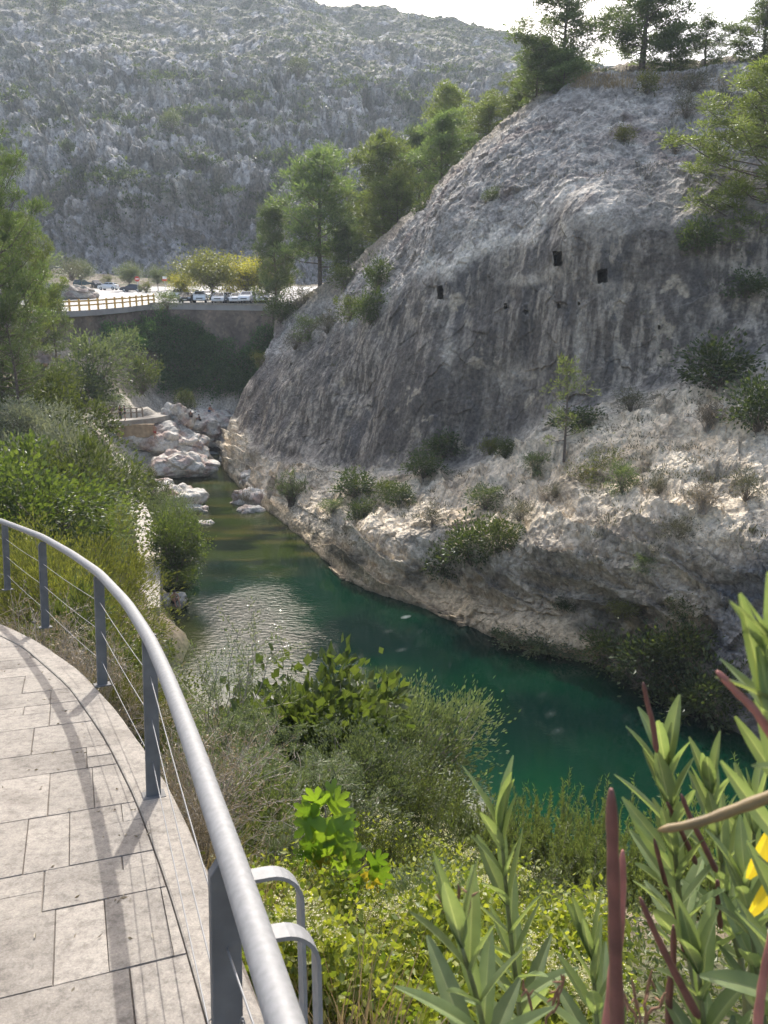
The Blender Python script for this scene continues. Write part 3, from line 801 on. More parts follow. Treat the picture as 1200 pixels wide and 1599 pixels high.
# two bent straps on the outer side of the handrail end
def strap(j, reach, drop, wid=.045):
    p = RP[j]; t = RP[j + 1] - RP[j - 1]; t /= np.linalg.norm(t); s = np.cross(t, WN); s /= np.linalg.norm(s)
    if s[0] < 0: s = -s
    path = [(.0, -.01), (reach * .4, -.012)] + [(reach - .07 + .07 * math.sin(a), -.012 - .07 + .07 * math.cos(a)) for a in np.linspace(0, math.pi / 2, 9)] + [(reach + .004, -.3), (reach + .006, -drop)]
    mb = MB(); V = []; Q = []
    tb = t * wid / 2
    m_ = len(path)
    for i, (a, h) in enumerate(path):
        d = np.subtract(path[min(i+1, m_-1)], path[max(i-1, 0)]); d = d / np.linalg.norm(d); nrm_ = (s * -d[1] + WN * d[0]) * .004
        c = p + s * a + WN * h
        V += [c - tb - nrm_, c + tb - nrm_, c + tb + nrm_, c - tb + nrm_]
    for i in range(m_ - 1):
        for j2 in range(4): Q.append((i*4+j2, i*4+(j2+1) % 4, (i+1)*4+(j2+1) % 4, (i+1)*4+j2))
    Q += [(0, 1, 2, 3), ((m_-1)*4+3, (m_-1)*4+2, (m_-1)*4+1, (m_-1)*4)]
    mb.add(V, Q); child('strap', mb.mesh('strap', [M_GALV]), rail)
js = [int(np.argmin(np.abs(RP[:, 1] - y) + 9 * (RP[:, 0] < -1))) for y in (1.36, 1.20)]
strap(js[0], .135, .84); strap(js[1], .115, .84)
# twist of wire on the nearest post
B = bases[4]; mb = MB()
a = np.linspace(0, 9 * math.pi, 70)
mb.tube([B + WX * (.043 * math.cos(q) + .004) + WT * (-.022 + .024 * math.sin(q)) + WN * (.40 + .0016 * k) for k, q in enumerate(a)][:26], .0016, 5)
mb.tube([B + WX * (.035 + .03 * k) + WT * -.03 + WN * (.44 - .13 * k + .05 * math.sin(5 * k)) for k in np.linspace(0, 1, 12)], .0018, 5)
child('wire_tie', mb.mesh('wire_tie', [M_CABLE], True), rail)
# ------------------------------------------------------------------ plant generators (unit height unless said)
def unit(v): return v / (np.linalg.norm(v, axis=-1, keepdims=True) + 1e-9)
def leaf_quads(mb, C, D, ln, wd, r, fold=.25):
    """one folded rhombic leaf per row"""
    n = len(C); D = unit(D)
    ln = np.broadcast_to(np.asarray(ln, float), (n,))[:, None]; wd = np.broadcast_to(np.asarray(wd, float), (n,))[:, None]
    s = unit(np.cross(D, r.normal(size=(n, 3)))); u = np.cross(s, D)
    m = C + D * ln * .45 + u * ln * fold * .3
    V = np.stack([C, m + s * wd * .5, C + D * ln, m - s * wd * .5], 1).reshape(-1, 3)
    mb.add(V, np.arange(4 * n).reshape(-1, 4))
def clumps(r, n, c, rad, lobes=.25, zmin=.06, power=2.2):
    d = unit(r.normal(size=(n * 2, 3)))
    rr_ = r.random(n * 2) ** (1 / power)
    k = 1 + lobes * 2 * perlin(d * 1.7 + r.random() * 50, 3)
    P = np.asarray(c) + d * (rr_ * k)[:, None] * np.asarray(rad)
    return P[P[:, 2] > zmin][:n]
def twig(mb, a, b, ra, rb, r, k=5, wob=.06):
    t = np.linspace(0, 1, k)[:, None]; a = np.asarray(a, float); b = np.asarray(b, float)
    ln = np.linalg.norm(b - a)
    pts = a + (b - a) * t + V3([0, 0, 1.]) * (np.sin(t * math.pi) * ln * .08) + r.normal(size=(k, 3)) * ln * wob * np.sin(t * math.pi)
    mb.tube(pts, ra + (rb - ra) * t[:, 0], 4, cap=False)
def shrub(seed, n, ll, lw, nc=60, rad=(.5, .5, .5), rc=.11, up=.5, out=.8, rnd=.7, lobes=.3, twr=.008, c=(0, 0, .52), power=2.2, trunkz=0.):
    r = np.random.default_rng(seed); st = MB(); fo = MB()
    P = clumps(r, nc, c, rad, lobes, power=power)
    fork = V3([0, 0, trunkz])
    if trunkz: twig(st, (0, 0, 0), fork, twr * 3, twr * 2.2, r, 5, .03)
    for p in P: twig(st, fork + V3([*r.normal(0, .02, 2), 0]), p, twr, twr * .3, r)
    k = np.repeat(np.arange(len(P)), n // len(P) + 1)[:n]
    off = r.normal(size=(n, 3)) * (rc * (.5 + r.random(len(P)))[k])[:, None]
    C = P[k] + off; C[:, 2] = np.abs(C[:, 2])
    D = out * unit(C - V3(c)) + rnd * unit(r.normal(size=(n, 3))) + V3([0, 0, up]) + .6 * unit(off)
    leaf_quads(fo, C, D, ll * (.6 + .8 * r.random(n)), lw * (.7 + .6 * r.random(n)), r)
    return st, fo
def canes(seed, nst, per, ll, lw, spread=.45, tall=1., twr=.006, lean=.35, leaf_from=.35, ang=.6):
    """upright stems with leaves set along them"""
    r = np.random.default_rng(seed); st = MB(); fo = MB(); CC = []; DD = []
    for i in range(nst):
        b = V3([*r.normal(0, spread * .35, 2), 0]); hgt = tall * r.uniform(.6, 1.0)
        tip = b + V3([*(r.normal(0, lean * .5, 2) + b[:2] * lean * 2), 1]) * hgt
        t = np.linspace(0, 1, 6)[:, None]
        bend = V3([*r.normal(0, .05, 2), 0])
        pts = b + (tip - b) * t + bend * np.sin(t * math.pi)
        st.tube(pts, np.linspace(twr, twr * .35, 6), 4, cap=False)
        tt = r.uniform(leaf_from, 1.0, per) ** .8
        C = b + (tip - b) * tt[:, None] + bend * np.sin(tt * math.pi)[:, None]
        ax = unit(tip - b)
        D = ax + ang * unit(r.normal(size=(per, 3)))
        CC.append(C); DD.append(D)
    C = np.concatenate(CC); D = np.concatenate(DD); n = len(C)
    leaf_quads(fo, C, D, ll * (.6 + .7 * r.random(n)), lw * (.7 + .6 * r.random(n)), r, .15)
    return st, fo
def feathery(seed, nb, per, ll, lw, twr=.006, spread=.5, droop=.25):
    """arching branches with fine foliage, like tamarisk or broom"""
    r = np.random.default_rng(seed); st = MB(); fo = MB(); CC = []; DD = []
    for i in range(nb):
        az = r.uniform(0, 2 * math.pi); rad = spread * r.uniform(.1, 1); hgt = r.uniform(.45, 1) * (1 - .35 * rad / spread)
        b = V3([*r.normal(0, .05, 2), 0]); tip = V3([math.cos(az) * rad, math.sin(az) * rad, hgt])
        t = np.linspace(0, 1, 7)[:, None]
        pts = b + (tip - b) * t + V3([0, 0, 1.]) * np.sin(t * math.pi) * droop * .5 + r.normal(size=(7, 3)) * .02 * t
        st.tube(pts, np.linspace(twr, twr * .3, 7), 4, cap=False)
        for k in range(6):
            q = pts[r.integers(2, 7)]; e = q + unit(r.normal(size=3) + unit(tip - b) * .9 + V3([0, 0, .25])) * r.uniform(.07, .2)
            st.tube([q, (q + e) / 2 + r.normal(size=3) * .008, e], [twr * .4, twr * .3, twr * .15], 3, cap=False)
            tt = r.random(per)[:, None]
            C = q + (e - q) * tt + r.normal(size=(per, 3)) * .012
            CC.append(C); DD.append(unit(e - q) + .7 * unit(r.normal(size=(per, 3))))
    C = np.concatenate(CC); D = np.concatenate(DD); n = len(C)
    leaf_quads(fo, C, D, ll * (.6 + .8 * r.random(n)), lw * (.7 + .6 * r.random(n)), r, .1)
    return st, fo
def pine(seed, H=10., spread=2.6, first=.28, nl=34, dens=60, nlen=.30, shape='round', lean=.03, rc=.42, bush=1.0, tr=None):
    """Aleppo pine in metres: leaning trunk, limbs, tufted clumps of needles with gaps"""
    r = np.random.default_rng(seed); tk = MB(); cr = MB()
    tr = tr or H * .017
    k = 9; t = np.linspace(0, 1, k)
    px_ = np.cumsum(r.normal(0, lean * H * .22, k)) * t; py_ = np.cumsum(r.normal(0, lean * H * .22, k)) * t
    TP = np.stack([px_, py_, t * H], 1)
    TP[0, 2] = -.6
    tk.tube(TP, tr * (1 - .86 * t) + .01, 7, cap=False)
    CC = []; RC = []
    for i in range(nl):
        f = first + (1 - first) * ((i + r.uniform(0, .9)) / nl) ** .9
        b = np.array([np.interp(f, t, TP[:, j]) for j in range(3)])
        g = (f - first) / (1 - first)
        if shape == 'cone': ln = spread * (1 - g) ** .75 + .25
        elif shape == 'umbrella': ln = spread * (.45 + .75 * math.sin(g * math.pi * .85 + .25))
        else: ln = spread * (.50 + .62 * math.sin(g * math.pi * .8 + .45)) * (1 - g ** 4 * .55)
        ln *= r.uniform(.5, 1.32)
        az = i * 2.399 + r.normal(0, .4); el = .15 + .75 * g + r.normal(0, .12)
        d = V3([math.cos(az) * math.cos(el), math.sin(az) * math.cos(el), math.sin(el)])
        e = b + d * ln + V3([0, 0, ln * .10])
        m = b + d * ln * .5 - V3([0, 0, ln * .05])
        tk.tube([b, m, e], [tr * .42 * (1 - .7 * f), tr * .26 * (1 - .7 * f), .015], 4, cap=False)
        ns = max(3, int(ln * 3.1 * bush))
        for j in range(ns):
            q = r.uniform(.42, 1.08); c = b + (e - b) * q
            o = r.normal(size=3) * V3([.50, .50, .34]) * min(ln * .5, 1.3) * (1.15 - .6 * q)
            c2 = c + o
            tk.tube([c, c2], [.018, .008], 3, cap=False)
            CC.append(c2); RC.append(rc * r.uniform(.6, 1.25))
    CC.append(TP[-1]); RC.append(rc)
    CC = np.array(CC); RC = np.array(RC); m = len(CC); n = m * dens
    kk = np.repeat(np.arange(m), dens)
    off = unit(r.normal(size=(n, 3))) * (r.random(n) ** .5)[:, None] * RC[kk][:, None] * V3([1.15, 1.15, .7])
    C = CC[kk] + off
    D = unit(off) * .9 + V3([0, 0, .55]) + .5 * unit(r.normal(size=(n, 3)))
    leaf_quads(cr, C, D, nlen * (.6 + .8 * r.random(n)), nlen * .19, r, .05)
    return tk, cr
def broad(seed, H=7., W=3.2, n=7000, ll=.16, lw=.11, first=.3, nc=90, tr=.12):
    r = np.random.default_rng(seed); tk = MB(); cr = MB()
    P = clumps(r, nc, (0, 0, H * (first + (1 - first) * .5)), (W, W, H * (1 - first) * .55), .3, H * first * .7, 2.0)
    twig(tk, (0, 0, -.4), (0, 0, H * first), tr, tr * .75, r, 5, .02)
    for p in P:
        b = V3([0, 0, H * first * r.uniform(.85, 1.4)]); twig(tk, b, p, tr * .28, .01, r)
    twig(tk, (0, 0, H * first), (0, 0, H * .8), tr * .75, tr * .2, r, 5, .03)
    k = np.repeat(np.arange(len(P)), n // len(P) + 1)[:n]
    off = r.normal(size=(n, 3)) * (W * .16 * (.5 + r.random(len(P)))[k])[:, None]
    C = P[k] + off
    D = unit(off) + .5 * unit(r.normal(size=(n, 3))) + V3([0, 0, .1])
    leaf_quads(cr, C, D, ll * (.6 + .8 * r.random(n)), lw * (.6 + .8 * r.random(n)), r)
    return tk, cr

ML = {
 'dark': mat_leaf('leaf_dark_green', (.036, .056, .024), (.078, .102, .042), .3),
 'mid': mat_leaf('leaf_mid_green', (.048, .066, .024), (.092, .112, .042), .33),
 'bright': mat_leaf('leaf_bright_green', (.055, .085, .026), (.105, .138, .046), .38),
 'olive': mat_leaf('leaf_olive_grey', (.085, .115, .048), (.155, .185, .092), .38, (1.5, 1.55, .9)),
 'silver': mat_leaf('leaf_silver', (.14, .155, .10), (.25, .26, .19), .3, (1.3, 1.35, .9)),
 'yellow': mat_leaf('leaf_yellowing', (.15, .165, .022), (.27, .235, .035), .5),
 'yelgreen': mat_leaf('leaf_yellow_green', (.072, .084, .026), (.132, .136, .046), .38),
 'pine': mat_leaf('needles_green', (.070, .102, .046), (.128, .16, .072), .46, (1.6, 1.75, .85)),
 'pinelight': mat_leaf('needles_yellow_green', (.092, .12, .044), (.158, .18, .070), .47, (1.65, 1.75, .8)),
 'pinedark': mat_leaf('needles_dark', (.066, .092, .048), (.118, .145, .074), .45, (1.7, 1.8, .8)),
 'dry': mat_leaf('dry_leaf', (.15, .125, .085), (.27, .23, .16), .25, (1.3, 1.2, .9)),
 'heath': mat_leaf('grey_heath', (.085, .088, .052), (.15, .145, .09), .25, (1.3, 1.3, .8)),
 'smilax': mat_leaf('creeper_leaf', (.075, .11, .020), (.215, .228, .052), .45),
 'oleander': mat_leaf('oleander_leaf', (.085, .115, .045), (.15, .18, .08), .38, (1.7, 1.75, .7)),
 'fig': mat_leaf('fig_leaf', (.085, .15, .022), (.15, .22, .035), .45),
}
M_BARK = mat_plain('bark', (.12, .095, .075), .9, noise=.4, nscale=6, bump=.02)
M_TWIG = mat_plain('twig', (.15, .125, .095), .9, noise=.3, nscale=8)
M_PALE = mat_plain('pale_twig', (.32, .28, .23), .85, noise=.25, nscale=8)

# prototypes: name -> (list of part meshes) ; 'one' = joined into a single mesh for far copies
PR = {}
def proto(key, gen, leaf, wood=None, parts=('stem', 'foliage')):
    st, fo = gen
    wood = wood or M_TWIG
    PR[key] = [(parts[0], st.mesh(key + '_' + parts[0], [wood], True)), (parts[1], fo.mesh(key + '_' + parts[1], [ML[leaf]]))]
def joined(key, gen, leaf, wood=None):
    st, fo = gen; wood = wood or M_TWIG
    m = MB(); nq = sum(len(q) for q in st.Q)
    nV = st.n
    for v in st.V: m.V.append(v)
    m.Q = list(st.Q) + [q + nV for q in fo.Q]; m.n = nV + fo.n
    m.V += fo.V
    tot = sum(len(q) for q in m.Q)
    mi = np.ones(tot, np.int32); mi[:nq] = 0
    PR[key] = [(None, make_mesh(key, np.concatenate(m.V), [np.concatenate(m.Q)], [wood, ML[leaf]], mi, smooth=False))]
TREE = ('trunk', 'crown')
proto('pine_tall', pine(1, 11, 3.1, .20, 46, 44, .40, 'round', rc=.48, bush=1.0), 'pine', M_BARK, TREE)
proto('pine_tall_light', pine(2, 11, 3.0, .14, 48, 44, .40, 'round', rc=.48, bush=1.0), 'pinelight', M_BARK, TREE)
proto('pine_round', pine(3, 8, 2.9, .08, 48, 44, .38, 'round', rc=.46, bush=1.0), 'pinelight', M_BARK, TREE)
proto('pine_dense', pine(4, 8, 2.8, .05, 52, 46, .38, 'round', rc=.46, bush=1.0), 'pine', M_BARK, TREE)
proto('pine_dark', pine(5, 8, 2.4, .04, 50, 44, .38, 'round', rc=.46, bush=1.0), 'pinedark', M_BARK, TREE)
proto('pine_boughs', pine(16, 9, 3.4, .06, 40, 60, .22, 'round', .05, .42, bush=.7), 'pinedark', M_BARK, TREE)
proto('pine_open', pine(6, 9, 3.4, .14, 40, 40, .36, 'round', .05, .42), 'pinedark', M_BARK, TREE)
proto('pine_crest', pine(7, 11, 3.6, .10, 54, 44, .38, 'round', .04, .46), 'pinedark', M_BARK, TREE)
proto('pine_big', pine(8, 16, 4.6, .10, 78, 80, .28, 'round', .03, .46, bush=.8), 'pine', M_BARK, TREE)
proto('pine_right', pine(9, 15, 4.3, .22, 70, 80, .28, 'round', .02, .46, bush=.8), 'pinelight', M_BARK, TREE)
proto('young_pine', pine(10, 4.5, 1.25, .12, 24, 22, .20, 'round', .05, .26, .045), 'pinelight', M_BARK, TREE)
proto('broad_yellow', broad(20, 7, 3.3, 9000, .20, .14), 'yellow', M_BARK, TREE)
proto('broad_yelgreen', broad(21, 7, 3.3, 9000, .20, .14), 'yelgreen', M_BARK, TREE)
proto('broad_green', broad(22, 7, 3.0, 8000, .20, .13), 'mid', M_BARK, TREE)
proto('slant_tree', broad(23, 3.0, 1.5, 2600, .12, .05, .45, 40, .05), 'yelgreen', M_BARK, TREE)
# near and middle shrubs
proto('buckthorn', shrub(30, 30000, .028, .011, 230, (.62, .5, .46), .055, .5, .9, .6, .35, .007, (0, 0, .54), 3.2), 'olive', M_PALE)
proto('fig_bush', shrub(31, 4200, .07, .065, 70, (.5, .5, .46), .09, .1, .8, .6, .3, .009, (0, 0, .54), 2.6), 'bright', M_PALE)
proto('tamarisk', feathery(32, 80, 90, .024, .005, .006, .55), 'olive', M_TWIG)
proto('tamarisk_gold', shrub(33, 16000, .034, .0085, 95, (.52, .5, .47), .075, .7, .7, .5, .4, .006, power=2.6), 'yelgreen', M_TWIG)
proto('willow', shrub(34, 9500, .048, .012, 90, (.52, .5, .48), .08, .5, .9, .7, .4, .007, power=2.6), 'olive', M_TWIG)
proto('silver_bush', shrub(35, 9000, .042, .016, 85, (.52, .5, .48), .075, .3, .9, .7, .4, .006, power=2.8), 'silver')
proto('round_bush', shrub(36, 9000, .040, .026, 80, (.5, .5, .48), .075, .15, 1., .5, .25, .006, (0, 0, .5), 3.2), 'bright')
proto('mid_bush', shrub(37, 9000, .038, .020, 85, (.52, .5, .48), .075, .2, .9, .6, .4, .006, power=2.8), 'mid')
proto('dark_bush', shrub(38, 14000, .028, .014, 150, (.52, .5, .48), .07, .3, .8, .7, .3, .006), 'dark')
proto('oleander_thicket', canes(39, 130, 110, .060, .014, .9, 1, .004, .35, .12, 1.0), 'oleander')
proto('cane_thicket', canes(40, 130, 85, .055, .013, .9, 1, .004, .4, .05, 1.0), 'mid')
proto('dry_bush', feathery(41, 90, 12, .022, .006, .004, .6), 'dry', M_PALE)
proto('ash_bush', shrub(42, 7000, .042, .026, 90, (.5, .45, .42), .08, .2, .7, .7, .35, .009, (0, 0, .56), 2.6, .18), 'bright', M_TWIG)
# far shrubs, one mesh each
joined('far_dark', shrub(50, 1700, .085, .045, 42, (.52, .5, .48), .10, .3, .8, .7, .35), 'dark')
joined('far_dark_low', shrub(51, 1700, .085, .045, 42, (.56, .5, .42), .12, .3, .8, .7, .45, c=(0, 0, .45)), 'dark')
joined('far_mid', shrub(52, 1700, .080, .042, 42, (.52, .5, .48), .10, .3, .8, .7, .35), 'mid')
joined('far_olive', shrub(53, 1700, .080, .032, 42, (.52, .5, .48), .11, .4, .8, .7, .35), 'olive')
joined('far_bright', shrub(54, 1500, .080, .042, 40, (.52, .5, .48), .10, .3, .8, .7, .35), 'yelgreen')
joined('far_heath', shrub(55, 1400, .080, .022, 46, (.55, .5, .46), .12, .6, .8, .7, .4, .009), 'heath')
joined('far_dry', feathery(56, 46, 7, .06, .014, .007, .6), 'dry', M_PALE)
joined('thin_tree', feathery(57, 34, 12, .055, .016, .010, .5, .3), 'olive', M_TWIG)
proto('wispy', feathery(59, 30, 34, .022, .0045, .004, .5), 'olive', M_PALE)
joined('flower_tuft', canes(58, 50, 9, .14, .02, .7, 1, .006, .5, .1, .5), 'dry')

def put(key, name, loc, w, h, label, cat, group=None, rz=None, tilt=(0, 0), d=None):
    """one plant: a thing at its base with its parts; w and h in metres relative to the prototype's own size"""
    rz = random.uniform(0, 6.28) if rz is None else rz
    parts = PR[key]
    sc = (w, d or w, h)
    if parts[0][0] is None:
        o = link(name, parts[0][1], None, loc, (tilt[0], tilt[1], rz), sc)
    else:
        o = empty(name, loc); o.rotation_euler = (tilt[0], tilt[1], rz); o.scale = sc
        for pn, me in parts: link(pn, me, o)
    return tag(o, label, cat, group)
PH = {}   # natural height / width of the metre-sized tree prototypes
for k, ps in PR.items():
    b = np.array([ps[-1][1].vertices[i].co[:] for i in range(0, len(ps[-1][1].vertices), 7)])
    PH[k] = (b[:, 2].max(), np.percentile(np.abs(b[:, :2]), 97) * 2)
def fwd(p):
    d = np.asarray(p) - CAM; return d[1] * math.cos(PITCH) - d[2] * math.sin(PITCH)
def px_put(key, name, px, pyb, ph, pw, label, cat, group=None, Y=None, which='cb', sink=.06, tilt=(0, 0), rz=None):
    """plant whose base is seen at px,pyb, ph tall and pw wide in the photograph"""
    if Y is None:
        hh = hit(px, pyb, which)
        p = hh[0] if hh else at(px, pyb, 60)
    else: p = at(px, pyb, Y)
    f = fwd(p); hm, wm = ph / F * f, pw / F * f
    q = p - V3([0, 0, hm * sink])
    return put(key, name, tuple(q), wm * (1.02 if 'pine' in key else 1) / PH[key][1], hm * (1 + sink) / PH[key][0], label, cat, group, rz, tilt)
def top_put(key, name, px, pyt, Y, wm, label, cat, group=None, tilt=(0, 0), rz=None):
    """plant rooted on the bank at distance Y whose top reaches px,pyt"""
    t = at(px, pyt, Y); g = ground(t[0], t[1]) - .15
    if t[2] - g > 1.25 * wm: print('TALL', label, round(t[2] - g, 1), wm); wm = (t[2] - g) / 1.25
    return put(key, name, (t[0], t[1], g), wm / PH[key][1], max(.3, t[2] - g) / PH[key][0], label, cat, group, rz, tilt)
# ------------------------------------------------------------------ trees and shrubs, each a thing of its own
PG = 'pines behind the cliff'
def T(key, px, pyb, pyt, pw, Y, label, cat='tree', group=None, name='pine_tree', tilt=(0, 0), rz=None):
    return px_put(key, name, px, pyb, pyb - pyt, pw, label, cat, group, Y, 'cb', .03, tilt, rz)
# left of the cliff, going back
T('pine_tall', 500, 452, 238, 118, 100, 'tall straight pine rising alone left of the cliff with bare lower trunk', group=PG, rz=.4)
T('pine_dark', 432, 480, 318, 66, 104, 'dark narrow pine just left of the tall straight pine', group=PG)
T('pine_dense', 545, 432, 352, 78, 101, 'low bushy pine at the foot of the tall straight pine', group=PG)
T('pine_tall_light', 598, 402, 212, 100, 99, 'yellow green pine with the highest crown between the tall straight pine and the cliff', group=PG)
T('pine_round', 622, 392, 272, 90, 94, 'round yellow green pine leaning over the left brow of the cliff', group=PG)
T('pine_dense', 566, 385, 300, 60, 108, 'half hidden pine behind the two yellow green pines', group=PG)
T('pine_dense', 690, 300, 178, 92, 92, 'broad pine in the gap where mountain and cliff top meet', group=PG)
T('pine_tall_light', 698, 275, 138, 84, 108, 'pale hazy pine with a rounded top against the mountain', group=PG)
T('pine_round', 762, 236, 150, 80, 98, 'pale green pine against the mountain halfway up the cliff ridge', group=PG)
T('pine_dense', 655, 320, 205, 70, 104, 'pine behind the broad pine with only its upper crown showing', group=PG)
T('pine_round', 812, 196, 118, 70, 93, 'small light pine on the ridge below the sprawling crest pine', group=PG)
px_put('far_dark', 'shrub', 668, 352, 60, 46, 'dark leafy bush standing out on the left cliff edge under the pines', 'shrub', None, 80)
# on the crest
CG = 'pines on the cliff crest'
T('pine_crest', 876, 150, -14, 140, 80, 'open sprawling pine on the crest with sky through its crown', group=CG, rz=2.)
T('pine_dark', 838, 165, 62, 76, 79, 'dense dark pine filling the foot of the sprawling crest pine', group=CG)
T('pine_dense', 880, 150, 80, 70, 77, 'low dark pine spreading just above the cliff brow', group=CG)
T('pine_tall', 1004, 112, -60, 120, 80, 'tallest dark pine on the crest running out of the top of the picture', group=CG)
T('pine_open', 1000, 112, -20, 110, 82, 'loose branched pine entwined behind the tallest crest pine', group=CG)
T('pine_dense', 1046, 122, 46, 76, 78, 'bright round pine right beside the tallest crest pine', group=CG)
T('pine_open', 1100, 122, 36, 96, 78, 'airy small pine with sky showing through between the bright round pine and the right edge', group=CG)
T('pine_crest', 1190, 128, 4, 124, 78, 'pine on the crest at the right edge of the picture', group=CG)
T('pine_right', 1186, 455, 122, 236, 53, 'large yellow green pine on the cliff at the right edge with a bare dark trunk', rz=1.0)
T('young_pine', 882, 700, 556, 66, 45.5, 'slender young pine on the ledge below the rock-cut windows', name='young_pine')
T('slant_tree', 962, 770, 684, 86, 43, 'small yellow green tree leaning left from the pale ledge', name='small_tree', tilt=(0, R(-38)), rz=0)
# left bank pines
T('pine_big', 8, 640, 172, 165, 46, 'large pine at the left edge in front of the rocky mountain', rz=.9)
T('pine_right', 54, 600, 340, 88, 54, 'yellow green lower pine leaning over the bridge rail at the left', rz=2.6)
T('pine_boughs', 30, 640, 460, 120, 43, 'shaded dark pine boughs under the large left pine')
T('pine_open', 88, 560, 440, 60, 62, 'thin pine with grey bare boughs beside the yellow timber rail')
# car park trees
KG = 'trees around the car park'
T('broad_yelgreen', 332, 472, 388, 94, 118, 'largest leafy yellow green tree among the parked cars', group=KG, name='leafy_tree')
T('broad_yellow', 386, 472, 396, 86, 121, 'golden leafy tree right of the largest car park tree', group=KG, name='leafy_tree')
T('broad_yelgreen', 420, 474, 408, 64, 119, 'smaller yellow green tree tucked against the dark pine by the car park', group=KG, name='leafy_tree')
T('broad_yellow', 286, 466, 422, 42, 124, 'small bright yellow tree at the left end of the car park row', group=KG, name='leafy_tree')
T('broad_green', 203, 452, 406, 40, 158, 'round green tree behind the dark saloon on the upper road', group=KG, name='leafy_tree')
T('broad_green', 247, 452, 412, 30, 158, 'narrow green tree right of the round green tree behind the road', group=KG, name='leafy_tree')
T('broad_green', 272, 452, 414, 30, 165, 'dull green tree at the foot of the mountain above the car park', group=KG, name='leafy_tree')
T('broad_green', 128, 446, 402, 42, 170, 'grey green tree behind the teal estate car', group=KG, name='leafy_tree')
px_put('far_bright', 'shrub', 167, 442, 14, 18, 'little yellow bush behind the white hatchback', 'shrub', None, 172)
px_put('far_bright', 'shrub', 228, 456, 20, 18, 'pale leafy sapling beside the round red sign', 'shrub', None, 150)
px_put('far_olive', 'shrub', 262, 481, 30, 42, 'grey green bush at the end of the yellow timber rail', 'shrub', None, 103)
for x, yb, h_, w_, lb in ((95, 178, 14, 12, 'lone small pine low on the mountainside at left'), (268, 205, 34, 30, 'lone pine halfway up the mountain above the car park'), (466, 118, 30, 34, 'lone round pine high on the mountain slope'), (86, 20, 34, 30, 'lone pine near the top left of the mountain'), (106, 232, 16, 18, 'dark round bush on the mountain cliff at left')):
    hh = hit(x, yb, 'm')
    if hh: px_put('far_dark' if 'bush' in lb else 'far_mid', 'mountain_pine' if 'pine' in lb else 'mountain_bush', x, yb, h_, w_, lb, 'tree' if 'pine' in lb else 'shrub', 'lone trees on the mountain', hh[0][1] - 2)

